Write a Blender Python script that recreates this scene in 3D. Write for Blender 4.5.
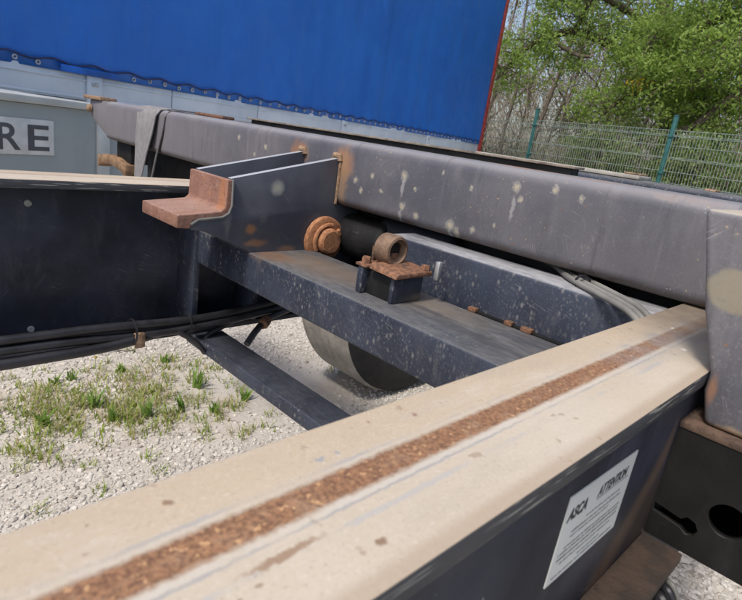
import bpy, bmesh, math, random
import numpy as np
from mathutils import Vector, Matrix, noise as mnoise

random.seed(7); rng = np.random.default_rng(7)
S = bpy.context.scene
for o in list(bpy.data.objects): bpy.data.objects.remove(o)
C = S.collection

# ------------------------------------------------------------------ camera
CAMZ = 1.147                       # camera height above the gravel
FPX, PITCH, ROLL, YAW = 552.085, math.radians(16.531), math.radians(-8.3867), math.radians(43.5643)
cy, sy, cp, sp = math.cos(YAW), math.sin(YAW), math.cos(PITCH), math.sin(PITCH)
FWD = Vector((cy*cp, sy*cp, -sp)); R0 = Vector((sy, -cy, 0)); D0 = FWD.cross(R0)
cr, sr = math.cos(ROLL), math.sin(ROLL)
RGT = cr*R0 + sr*D0; DWN = -sr*R0 + cr*D0
cam = bpy.data.cameras.new('camera'); camo = bpy.data.objects.new('camera', cam); C.objects.link(camo)
m = Matrix((RGT, -DWN, -FWD)).transposed().to_4x4(); m.translation = (0, 0, CAMZ)
camo.matrix_world = m
cam.sensor_fit = 'HORIZONTAL'; cam.sensor_width = 36; cam.lens = FPX/742*36
cam.clip_start = 0.01; cam.clip_end = 600
cam.dof.use_dof = True; cam.dof.focus_distance = 0.95; cam.dof.aperture_fstop = 17
S.camera = camo

# ------------------------------------------------------------------ light
SUN_EL, SUN_AZ = math.radians(56), math.radians(188)      # azimuth of the sun seen from the scene, from +X towards +Y
w = bpy.data.worlds.new('World'); S.world = w; w.use_nodes = True
nt = w.node_tree; nt.nodes.clear()
sky = nt.nodes.new('ShaderNodeTexSky'); sky.sky_type = 'NISHITA'; sky.sun_disc = False
sky.sun_elevation = SUN_EL; sky.sun_rotation = math.radians(90) - SUN_AZ
sky.air_density = 1.0; sky.dust_density = 3.0; sky.ozone_density = 0.8
bg = nt.nodes.new('ShaderNodeBackground'); bg.inputs['Strength'].default_value = 0.145
wo = nt.nodes.new('ShaderNodeOutputWorld')
nt.links.new(sky.outputs[0], bg.inputs[0]); nt.links.new(bg.outputs[0], wo.inputs[0])
sl = bpy.data.lights.new('sun', 'SUN'); sl.energy = 2.3; sl.angle = math.radians(9); sl.color = (1, .955, .89)
so = bpy.data.objects.new('sun', sl); C.objects.link(so)
sd = Vector((math.cos(SUN_EL)*math.cos(SUN_AZ), math.cos(SUN_EL)*math.sin(SUN_AZ), math.sin(SUN_EL)))
so.rotation_euler = (-sd).to_track_quat('-Z', 'Y').to_euler(); so.location = sd*30
S.view_settings.view_transform = 'Standard'; S.view_settings.look = 'None'
S.view_settings.exposure = 0.42; S.view_settings.gamma = 1; S.view_settings.use_curve_mapping = False

# ------------------------------------------------------------------ coordinates
H = 0.15                                          # chassis module; chassis drawn in (along, across, up) modules about the camera height
def W(u, v, z): return (u*H, v*H, CAMZ + z*H)
def at(px, py, dist):                             # point at a horizontal distance along the view through a photo pixel
    d = (px-371)*RGT + (py-300)*DWN + FPX*FWD
    k = dist/math.hypot(d.x, d.y)
    return Vector((d.x*k, d.y*k, CAMZ + d.z*k))
def gat(px, py):
    d = (px-371)*RGT + (py-300)*DWN + FPX*FWD
    k = -CAMZ/d.z
    return Vector((d.x*k, d.y*k, 0))

# ------------------------------------------------------------------ mesh helpers
class MB:
    def __init__(s): s.v = []; s.f = []
    def add(s, vs, fs):
        b = len(s.v); s.v += [tuple(p) for p in vs]; s.f += [tuple(b+i for i in f) for f in fs]; return s
    def box(s, a, b):
        x0, y0, z0 = [min(p, q) for p, q in zip(a, b)]; x1, y1, z1 = [max(p, q) for p, q in zip(a, b)]
        return s.add([(x0,y0,z0),(x1,y0,z0),(x1,y1,z0),(x0,y1,z0),(x0,y0,z1),(x1,y0,z1),(x1,y1,z1),(x0,y1,z1)],
                     [(0,3,2,1),(4,5,6,7),(0,1,5,4),(1,2,6,5),(2,3,7,6),(3,0,4,7)])
    def cbox(s, a, b): return s.box(W(*a), W(*b))
    def prism(s, P, Q):                            # two matching loops
        n = len(P)
        return s.add(list(P)+list(Q), [tuple(range(n-1, -1, -1)), tuple(range(n, 2*n))] + [(i, (i+1) % n, n+(i+1) % n, n+i) for i in range(n)])
    def tube(s, path, r, n=8, cap=True):
        path = [Vector(p) for p in path]; rs = r if hasattr(r, '__len__') else [r]*len(path)
        b = len(s.v); up = Vector((0, 0, 1)); prev = None
        for i, p in enumerate(path):
            t = (path[min(i+1, len(path)-1)] - path[max(i-1, 0)]).normalized()
            if prev is None:
                a = t.cross(up)
                if a.length < .05: a = t.cross(Vector((1, 0, 0)))
            else: a = prev - t*prev.dot(t)
            a.normalize(); prev = a; c = t.cross(a)
            for k in range(n):
                q = 2*math.pi*k/n; s.v.append(tuple(p + (a*math.cos(q) + c*math.sin(q))*rs[i]))
        for i in range(len(path)-1):
            for k in range(n):
                k2 = (k+1) % n; s.f.append((b+i*n+k, b+i*n+k2, b+(i+1)*n+k2, b+(i+1)*n+k))
        if cap:
            s.f.append(tuple(b+k for k in range(n-1, -1, -1))); e = b+(len(path)-1)*n; s.f.append(tuple(e+k for k in range(n)))
        return s
    def lathe(s, c, axis, prof, n=24, closed=False):      # prof: (radius, along)
        c = Vector(c); ax = Vector(axis).normalized()
        a = ax.cross(Vector((0, 0, 1)))
        if a.length < .05: a = ax.cross(Vector((1, 0, 0)))
        a.normalize(); d = ax.cross(a); b = len(s.v); m_ = len(prof)
        for k in range(n):
            q = 2*math.pi*k/n; e = a*math.cos(q) + d*math.sin(q)
            for r, t in prof: s.v.append(tuple(c + e*r + ax*t))
        for k in range(n):
            k2 = (k+1) % n
            for i in range(m_ if closed else m_-1):
                j = (i+1) % m_; s.f.append((b+k*m_+i, b+k*m_+j, b+k2*m_+j, b+k2*m_+i))
        return s
    def build(s, name, mat, parent=None, bevel=0, seg=2, sharp=35):
        off = Vector(parent_loc(parent))
        me = bpy.data.meshes.new(name)
        bm = bmesh.new()
        vs = [bm.verts.new(Vector(p)-off) for p in s.v]
        for f in s.f:
            try: bm.faces.new([vs[i] for i in f])
            except ValueError: pass
        bmesh.ops.recalc_face_normals(bm, faces=bm.faces)
        if bevel:
            es = [e for e in bm.edges if len(e.link_faces) == 2 and e.calc_face_angle(0) > math.radians(30)]
            bmesh.ops.bevel(bm, geom=es, offset=bevel, segments=seg, affect='EDGES', profile=.5, clamp_overlap=True)
        lim = math.radians(sharp)
        for f in bm.faces: f.smooth = True
        for e in bm.edges:
            if len(e.link_faces) == 2: e.smooth = e.calc_face_angle(0) < lim
        bm.to_mesh(me); bm.free()
        me.materials.append(mat)
        o = bpy.data.objects.new(name, me); C.objects.link(o)
        if parent: o.parent = parent
        return o
def parent_loc(p):
    L = Vector((0, 0, 0))
    while p: L += p.location; p = p.parent
    return L
def thing(name, label, cat, loc=(0, 0, 0), group=None):
    o = bpy.data.objects.new(name, None); C.objects.link(o); o.location = loc; o.empty_display_size = .1
    return tag(o, label, cat, group)
def tag(o, label, cat, group=None, kind=None):
    if label: o['label'] = label
    if cat: o['category'] = cat
    if group: o['group'] = group
    if kind: o['kind'] = kind
    return o
def raw(name, verts, faces_idx, nper, mat, parent=None, smooth=False):   # fast numpy mesh, faces all of nper corners
    me = bpy.data.meshes.new(name); V = np.asarray(verts, np.float32); Fi = np.asarray(faces_idx, np.int32)
    if parent: V = V - np.array(parent_loc(parent), np.float32)
    me.vertices.add(len(V)); me.vertices.foreach_set('co', V.ravel())
    nf = len(Fi); me.loops.add(nf*nper); me.loops.foreach_set('vertex_index', Fi.ravel())
    me.polygons.add(nf); me.polygons.foreach_set('loop_start', np.arange(nf, dtype=np.int32)*nper)
    me.polygons.foreach_set('use_smooth', np.full(nf, smooth))
    me.update(calc_edges=True); me.validate()
    me.materials.append(mat)
    o = bpy.data.objects.new(name, me); C.objects.link(o)
    if parent: o.parent = parent
    return o
def plate_holes(name, outer, holes, axis_map, thick, mat, parent):       # flat plate with real openings; axis_map maps (a,b,t) to world
    cu = bpy.data.curves.new(name, 'CURVE'); cu.dimensions = '2D'; cu.fill_mode = 'BOTH'; cu.extrude = thick/2
    for lp in [outer]+holes:
        sp_ = cu.splines.new('POLY'); sp_.points.add(len(lp)-1); sp_.use_cyclic_u = True
        for p, q in zip(sp_.points, lp): p.co = (q[0], q[1], 0, 1)
    t = bpy.data.objects.new('tmp', cu); C.objects.link(t)
    me = bpy.data.meshes.new_from_object(t.evaluated_get(bpy.context.evaluated_depsgraph_get()))
    bpy.data.objects.remove(t)
    for v in me.vertices: v.co = axis_map(v.co.x, v.co.y, v.co.z)
    bm = bmesh.new(); bm.from_mesh(me); bmesh.ops.remove_doubles(bm, verts=bm.verts, dist=1e-5); bmesh.ops.recalc_face_normals(bm, faces=bm.faces); bm.to_mesh(me); bm.free()
    me.materials.clear(); me.materials.append(mat); me.name = name
    o = bpy.data.objects.new(name, me); C.objects.link(o)
    if parent: o.parent = parent
    return o
def text_mesh(name, body, size, frame, mat, parent, shear=0, bold=0, extrude=.0006, spacing=1.0, sx=1.0):
    cu = bpy.data.curves.new(name, 'FONT'); cu.body = body; cu.size = size; cu.extrude = extrude; cu.shear = shear; cu.offset = bold
    cu.align_x = 'LEFT'; cu.align_y = 'BOTTOM_BASELINE'; cu.space_character = spacing
    t = bpy.data.objects.new('tmp', cu); C.objects.link(t)
    me = bpy.data.meshes.new_from_object(t.evaluated_get(bpy.context.evaluated_depsgraph_get()))
    bpy.data.objects.remove(t)
    O, X, Y, Z = [Vector(q) for q in frame]
    for v in me.vertices: v.co = O + X*v.co.x*sx + Y*v.co.y + Z*v.co.z
    me.materials.clear(); me.materials.append(mat); me.name = name
    o = bpy.data.objects.new(name, me); C.objects.link(o)
    if parent: o.parent = parent
    return o
def rrect(a0, b0, a1, b1, r, n=6):
    pts = []
    for ca, cb, st in ((a1-r, b1-r, 0), (a0+r, b1-r, 90), (a0+r, b0+r, 180), (a1-r, b0+r, 270)):
        for k in range(n+1):
            q = math.radians(st+90*k/n); pts.append((ca+r*math.cos(q), cb+r*math.sin(q)))
    return pts
def circ(a, b, r, n=28): return [(a+r*math.cos(2*math.pi*k/n), b+r*math.sin(2*math.pi*k/n)) for k in range(n)]
def spline(pts, n=10):
    P = [Vector(p) for p in pts]; P = [2*P[0]-P[1]]+P+[2*P[-1]-P[-2]]; out = []
    for i in range(1, len(P)-2):
        for k in range(n):
            t = k/n; a, b, c, d = P[i-1:i+3]
            out.append(.5*((2*b)+(c-a)*t+(2*a-5*b+4*c-d)*t*t+(3*b-a-3*c+d)*t**3))
    out.append(P[-2]); return out

# ------------------------------------------------------------------ material helpers
class Mat:
    def __init__(s, name, rough=.6, metal=0, spec=.5, coords='Object'):
        s.m = bpy.data.materials.new(name); s.m.use_nodes = True; s.t = s.m.node_tree
        s.b = s.t.nodes['Principled BSDF']; s.b.inputs['Roughness'].default_value = rough; s.b.inputs['Metallic'].default_value = metal
        s.b.inputs['Specular IOR Level'].default_value = spec
        tc = s.n('ShaderNodeTexCoord'); s.co = tc.outputs[coords]; s.col = None
    def n(s, t, **k):
        x = s.t.nodes.new(t)
        for a, b in k.items(): setattr(x, a, b)
        return x
    def L(s, a, b): s.t.links.new(a, b)
    def mapped(s, scale=(1, 1, 1), loc=(0, 0, 0), rot=(0, 0, 0), src=None):
        x = s.n('ShaderNodeMapping'); x.inputs['Scale'].default_value = scale; x.inputs['Location'].default_value = loc; x.inputs['Rotation'].default_value = rot
        s.L(src or s.co, x.inputs[0]); return x.outputs[0]
    def noise(s, scale, detail=4, rough=.55, vec=None, dist=0):
        x = s.n('ShaderNodeTexNoise'); x.inputs['Scale'].default_value = scale; x.inputs['Detail'].default_value = detail
        x.inputs['Roughness'].default_value = rough; x.inputs['Distortion'].default_value = dist
        s.L(vec or s.co, x.inputs['Vector']); return x.outputs[0]
    def voro(s, scale, vec=None, feature='F1', out='Distance', rand=1):
        x = s.n('ShaderNodeTexVoronoi'); x.feature = feature; x.inputs['Scale'].default_value = scale; x.inputs['Randomness'].default_value = rand
        s.L(vec or s.co, x.inputs['Vector']); return x.outputs[out]
    def rng(s, v, a, b, c=0, d=1, smooth=True):
        x = s.n('ShaderNodeMapRange'); x.interpolation_type = 'SMOOTHSTEP' if smooth else 'LINEAR'
        for i, q in zip((1, 2, 3, 4), (a, b, c, d)): x.inputs[i].default_value = q
        s.L(v, x.inputs[0]); return x.outputs[0]
    def math(s, op, a, b=None, clamp=False):
        x = s.n('ShaderNodeMath', operation=op, use_clamp=clamp)
        for i, q in enumerate((a, b)):
            if q is None: continue
            if isinstance(q, (int, float)): x.inputs[i].default_value = q
            else: s.L(q, x.inputs[i])
        return x.outputs[0]
    def mix(s, fac, a, b):
        x = s.n('ShaderNodeMix', data_type='RGBA')
        for i, q in ((0, fac), (6, a), (7, b)):
            if isinstance(q, (int, float)): x.inputs[i].default_value = q
            elif isinstance(q, tuple): x.inputs[i].default_value = (*q, 1)
            else: s.L(q, x.inputs[i])
        return x.outputs[2]
    def over(s, fac, c): s.col = s.mix(fac, s.col, c); return s
    def base(s, c1, c2=None, scale=5, lo=.35, hi=.65, detail=5):
        if c2 is None: s.col = s.mix(0.0, c1, c1)
        else: s.col = s.mix(s.rng(s.noise(scale, detail), lo, hi), c1, c2)
        return s
    def sep(s, vec=None):
        x = s.n('ShaderNodeSeparateXYZ'); s.L(vec or s.co, x.inputs[0]); return x.outputs
    def normal_z(s):
        g = s.n('ShaderNodeNewGeometry'); x = s.n('ShaderNodeSeparateXYZ'); s.L(g.outputs['Normal'], x.inputs[0]); return x.outputs[2]
    def wobble(s, scale, amt):
        nz = s.n('ShaderNodeTexNoise'); nz.inputs['Scale'].default_value = scale; nz.inputs['Detail'].default_value = 3; s.L(s.co, nz.inputs['Vector'])
        a = s.n('ShaderNodeVectorMath', operation='SUBTRACT'); s.L(nz.outputs['Color'], a.inputs[0]); a.inputs[1].default_value = (.5, .5, .5)
        b = s.n('ShaderNodeVectorMath', operation='SCALE'); s.L(a.outputs[0], b.inputs[0]); b.inputs[3].default_value = amt
        c = s.n('ShaderNodeVectorMath', operation='ADD'); s.L(s.co, c.inputs[0]); s.L(b.outputs[0], c.inputs[1]); return c.outputs[0]
    def stain(s, vec, centre, radii, color, soft=.35, amt=1.0):
        a = s.n('ShaderNodeVectorMath', operation='SUBTRACT'); s.L(vec, a.inputs[0]); a.inputs[1].default_value = centre
        b = s.n('ShaderNodeVectorMath', operation='DIVIDE'); s.L(a.outputs[0], b.inputs[0]); b.inputs[1].default_value = radii
        c = s.n('ShaderNodeVectorMath', operation='LENGTH'); s.L(b.outputs[0], c.inputs[0])
        return s.over(s.rng(c.outputs['Value'], 1-soft, 1+soft, amt, 0), color)
    def scratches(s, rot, scale, lo, hi, mask, col, amt=.6):
        x = s.n('ShaderNodeMapping', vector_type='TEXTURE'); x.inputs['Scale'].default_value = tuple(1/q for q in scale); x.inputs['Rotation'].default_value = rot; s.L(s.co, x.inputs[0]); v = x.outputs[0]
        s.over(s.math('MULTIPLY', s.rng(s.noise(1, 2, .4, v), lo, hi, 0, amt), s.rng(s.noise(mask, 3), .5, .62)), col); return s
    def grain(s, scale, dark, light, amt=.35):
        s.over(s.rng(s.noise(scale, 4, .7), .52, .72, 0, amt), light); s.over(s.rng(s.noise(scale*.83, 4, .7, s.mapped(loc=(3, 7, 1))), .54, .74, 0, amt), dark); return s
    def bump(s, h, strength=.3, dist=.002):
        x = s.n('ShaderNodeBump'); x.inputs['Strength'].default_value = strength; x.inputs['Distance'].default_value = dist
        s.L(h, x.inputs['Height'])
        if s.b.inputs['Normal'].is_linked:
            s.L(s.b.inputs['Normal'].links[0].from_socket, x.inputs['Normal'])
        s.L(x.outputs[0], s.b.inputs['Normal']); return s
    def rough(s, v): s.L(v, s.b.inputs['Roughness']); return s
    def done(s):
        if s.col is not None: s.L(s.col, s.b.inputs['Base Color'])
        return s.m

# faded grey-violet paint of the bolster
def faded_paint(name, spots=(), rusts=(), extra=None):
    k = Mat(name, .48); k.base((.078, .077, .092), (.112, .109, .122), 9)
    k.over(k.rng(k.noise(2.2, 5), .42, .7, 0, .5), (.14, .132, .136))
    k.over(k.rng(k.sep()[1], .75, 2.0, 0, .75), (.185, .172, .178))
    k.over(k.rng(k.noise(30, 5, .65, k.mapped((1, 1.6, .35))), .5, .78, 0, .4), (.185, .178, .19))
    for rt, mk in (((.35, 0, 0), 7), ((-.6, 0, 0), 9), ((1.2, 0, 0), 11), ((2.4, 0, 0), 6)): k.scratches(rt, (30, 28, 900), .68, .74, mk, (.36, .35, .37), .5)
    fl = k.rng(k.voro(120), .05, .13, 1, 0)
    k.over(k.math('MULTIPLY', fl, k.rng(k.noise(24, 2), .56, .64)), (.40, .385, .36))
    k.grain(420, (.06, .058, .07), (.19, .183, .197), .4)
    k.over(k.rng(k.noise(60, 4, .7), .62, .74, 0, .5), (.10, .085, .08))
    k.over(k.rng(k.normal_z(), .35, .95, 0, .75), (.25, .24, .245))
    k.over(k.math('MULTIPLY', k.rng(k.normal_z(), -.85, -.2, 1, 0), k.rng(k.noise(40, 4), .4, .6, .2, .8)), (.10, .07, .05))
    k.over(k.rng(k.noise(1, 5, .7, k.mapped((1, 60, 7))), .55, .75, 0, .55), (.055, .052, .058))
    k.over(k.rng(k.noise(1, 5, .7, k.mapped((1, 75, 6), (0, 3, 5))), .58, .76, 0, .45), (.19, .182, .182))
    tsp = k.math('MULTIPLY', k.rng(k.voro(85, k.wobble(200, .006)), .08, .13, 1, 0), k.rng(k.noise(9, 3), .47, .58)); k.over(tsp, (.30, .23, .15))
    rsp = k.math('MULTIPLY', k.rng(k.voro(55, k.mapped(loc=(4, 2, 7), src=k.wobble(200, .006))), .05, .09, 1, 0), k.rng(k.noise(7, 3), .45, .55)); k.over(rsp, (.20, .105, .06))
    wv = k.wobble(170, .011)
    for c, r, col, a in spots: k.stain(wv, c, r, col, .3, a)
    wv2 = k.wobble(45, .03)
    for c, r, col, a in rusts: k.stain(wv2, c, r, col, .5, a)
    if extra: extra(k)
    k.rough(k.rng(k.noise(14, 4), .3, .7, .38, .62)); k.bump(k.noise(160, 3), .12, .001); k.bump(k.noise(9, 2), .1, .006)
    return k.done()
PALE = (.44, .40, .30); RUSTY = (.30, .15, .075); CREAM = (.33, .315, .27)
def on_bol(v, z): return W(5.1, v, z)
sp_list = []
for (v, z, r) in [(5.45,-.60,.05),(5.32,-.72,.045),(5.15,-.50,.04),(4.95,-.66,.035),(4.60,-.42,.075),(4.56,-.78,.06),(4.40,-.55,.035),(4.32,-.86,.05),(3.80,-.86,.075),(3.70,-.92,.06),
                  (3.48,-.84,.045),(3.22,-.74,.035),(3.60,-.40,.035),(3.05,-.30,.06),(2.98,-.42,.04),(2.62,-.26,.05),(2.35,-.30,.04),(4.02,-.30,.03),(5.7,-.45,.04),(7.6,-.42,.05),(7.9,-.56,.04),(8.4,-.35,.05)]:
    sp_list.append((on_bol(v, z), (.03, r*H*.8, r*H*.9), CREAM, .5))
    sp_list.append((on_bol(v, z), (.03, r*H*.4, r*H*.45), (.42, .36, .25), .6))
for (v, z) in [(4.6,-.55),(4.58,-.95),(3.8,-1.0),(3.05,-.52)]: sp_list.append((on_bol(v, z), (.03, .0035, .018), (.33, .32, .32), .6))
ru_list = [(on_bol(5.73,-.42),(.05,.028,.028),RUSTY,.8),(on_bol(5.70,-.62),(.05,.014,.055),(.27,.17,.10),.7),(on_bol(6.72,-.42),(.05,.026,.026),RUSTY,.75),(on_bol(6.68,-.6),(.05,.016,.04),(.27,.17,.10),.6),
           (on_bol(1.5,-.13),(.1,.05,.006),(.33,.24,.18),.25),(W(5.6,3.3,-.12),(.04,.06,.01),(.32,.17,.1),.7),(W(5.5,2.4,-.12),(.04,.05,.01),(.32,.19,.12),.6)]
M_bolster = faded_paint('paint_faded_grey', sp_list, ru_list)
def putty(k):
    wv = k.wobble(90, .006)
    k.stain(wv, W(3.42, .60, -.52), (.05, .024, .0175), (.215, .19, .14), .12, .93)
    k.stain(wv, W(3.42, .52, -.50), (.05, .026, .0165), (.215, .19, .14), .12, .93)
    k.stain(wv, W(3.42, .42, -.45), (.05, .026, .0165), (.215, .19, .14), .12, .93)
    k.grain(260, (.10, .095, .09), (.22, .21, .20), .45); k.scratches((.7, 0, 0), (30, 28, 900), .66, .72, 9, (.33, .32, .30), .5)
    k.stain(wv, W(3.42, .575, -1.08), (.04, .0035, .012), (.26, .14, .085), .6, .8)
    k.stain(wv, W(3.42, .40, -1.29), (.04, .016, .006), (.40, .29, .18), .5, .9)
    k.over(k.math('MULTIPLY', k.rng(k.normal_z(), .6, .95), .8), (.47, .40, .30))
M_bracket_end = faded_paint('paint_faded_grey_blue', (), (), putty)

# black chassis paint
def black_paint(name, dusty=.5, extra=None, c=(.011, .012, .017)):
    k = Mat(name, .5, 0, .28); k.base(c, (c[0]*2.1, c[1]*2.1, c[2]*2.3), 7)
    k.over(k.rng(k.noise(4, 6, .65), .42, .75, 0, .45*dusty), (.075, .077, .095))
    k.over(k.rng(k.noise(22, 6, .7, k.mapped((1, 1, .3))), .5, .8, 0, .5*dusty), (.085, .087, .10))
    for rt, mk in (((0, .4, 0), 8), ((0, -.9, 0), 10)): k.scratches(rt, (28, 30, 900), .67, .72, mk, (.20, .20, .21), .5*dusty)
    k.over(k.math('MULTIPLY', k.rng(k.voro(70), .03, .08, 1, 0), k.rng(k.noise(14), .58, .64, 0, .8)), (.26, .26, .25))
    k.grain(500, tuple(q*.5 for q in c), (.06, .06, .066), .3*dusty)
    if extra: extra(k)
    k.rough(k.rng(k.noise(9, 5), .3, .7, .42, .68)); k.bump(k.noise(30, 4), .08, .002)
    return k.done()
def web_rust(k):
    wv = k.wobble(20, .012)
    p = Vector(W(3.30, .66, -1.42)); q = Vector(W(2.62, .66, -2.12))
    for t in np.linspace(0, 1, 9):
        c = p.lerp(q, float(t)); c = c + Vector((.010*math.sin(t*3.1), 0, 0))
        k.stain(wv, tuple(c), (.006+.006*t, .05, .02), (.10, .062, .038), .8, .5)
    k.stain(wv, W(3.3, .66, -1.95), (.04, .05, .045), (.035, .024, .018), .6, .8)
M_web = black_paint('black_paint_web', .62, web_rust)
M_web_far = black_paint('black_paint_web_far', .9, None, (.010, .012, .018))
M_black = black_paint('black_paint', .6)
M_deep = black_paint('black_paint_matt', .3, None, (.007, .0068, .006)); M_deep.node_tree.nodes['Principled BSDF'].inputs['Specular IOR Level'].default_value = .2

# speckled dark blue paint of the crossmembers
def speckled(name, topdust=(.135, .133, .132), c=(.016, .021, .036), stains=()):
    k = Mat(name, .5); k.base(c, (c[0]*1.8, c[1]*1.8, c[2]*1.7), 9)
    for s_, lo, a in ((95, .15, .68), (210, .17, .46), (48, .085, .75)):
        k.over(k.math('MULTIPLY', k.rng(k.voro(s_, k.mapped((1, 1, .6))), lo*.4, lo*2.2, 1, 0), k.rng(k.noise(19, 3), .36, .60, 0, a)), (.20, .195, .19))
    k.over(k.rng(k.noise(6, 5), .5, .8, 0, .4), (.09, .09, .10))
    k.over(k.rng(k.noise(45, 5, .7, k.mapped((1, 1, .25))), .52, .78, 0, .45), (.10, .10, .105))
    k.grain(480, (.006, .007, .012), (.15, .15, .16), .45)
    k.scratches((.3, 0, 0), (30, 28, 900), .66, .72, 8, (.25, .25, .26), .5)
    tf = k.math('MULTIPLY', k.rng(k.normal_z(), .45, .95), k.rng(k.noise(8, 6, .7, k.mapped((2.6, .5, 1))), .25, .62, .35, .97))
    tc_ = k.mix(k.rng(k.noise(90, 5, .7, k.mapped((1.5, .4, 1))), .35, .68), topdust, tuple(q*.6 for q in topdust))
    k.over(tf, tc_)
    wv = k.wobble(40, .03)
    for c_, r_, col_, a_ in stains: k.stain(wv, c_, r_, col_, .6, a_)
    k.rough(k.rng(k.noise(20), .3, .7, .42, .7)); k.bump(k.noise(120, 3), .1, .001)
    return k.done()
M_cross = speckled('paint_speckled_navy', stains=[(W(4.3, 4.9, -1.62), (.05, .11, .012), (.15, .115, .085), .75), (W(4.5, 3.5, -1.62), (.04, .10, .010), (.17, .14, .11), .7), (W(4.0, 5.6, -1.62), (.03, .05, .012), (.17, .10, .06), .8), (W(4.15, 2.6, -1.62), (.012, .10, .008), (.05, .05, .055), .7), (W(4.3, 3.2, -1.62), (.008, .05, .008), (.05, .05, .055), .7)])
M_cross3 = speckled('paint_navy_clean', (.045, .05, .065))
M_cross2 = speckled('paint_speckled_navy_dusty', (.36, .36, .37))
M_plate = Mat('paint_slate_plate', .42); M_plate.base((.050, .053, .068), (.078, .081, .097), 10)
M_plate.over(M_plate.rng(M_plate.noise(60, 3), .55, .75, 0, .3), (.10, .10, .11)); M_plate.grain(450, (.02, .02, .028), (.10, .10, .115), .4); M_plate.over(M_plate.rng(M_plate.noise(18, 5, .65, M_plate.mapped((1, 1, .3))), .5, .75, 0, .4), (.085, .087, .10)); M_plate.scratches((0, .5, 0), (30, 28, 900), .66, .72, 9, (.22, .22, .23), .5)
wvp = M_plate.wobble(60, .01)
for c, r, col, a in [(W(4.12,5.8,-.80),(.014,.03,.013),(.20,.20,.185),.9),(W(4.12,5.8,-.80),(.007,.03,.006),(.26,.26,.20),.8),(W(3.78,5.8,-1.32),(.010,.03,.009),(.26,.13,.06),.9),(W(3.95,5.8,-1.2),(.008,.03,.008),(.09,.09,.10),.9),
                     (W(3.86,5.8,-1.50),(.022,.03,.007),(.24,.13,.07),.8),(W(4.35,5.8,-1.60),(.02,.03,.008),(.24,.13,.07),.8),(W(3.45,5.8,-1.05),(.007,.03,.05),(.16,.15,.145),.6)]:
    M_plate.stain(wvp, c, r, col, .45, a)
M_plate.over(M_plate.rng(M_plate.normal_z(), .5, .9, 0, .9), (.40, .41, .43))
M_plate = M_plate.done()

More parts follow.
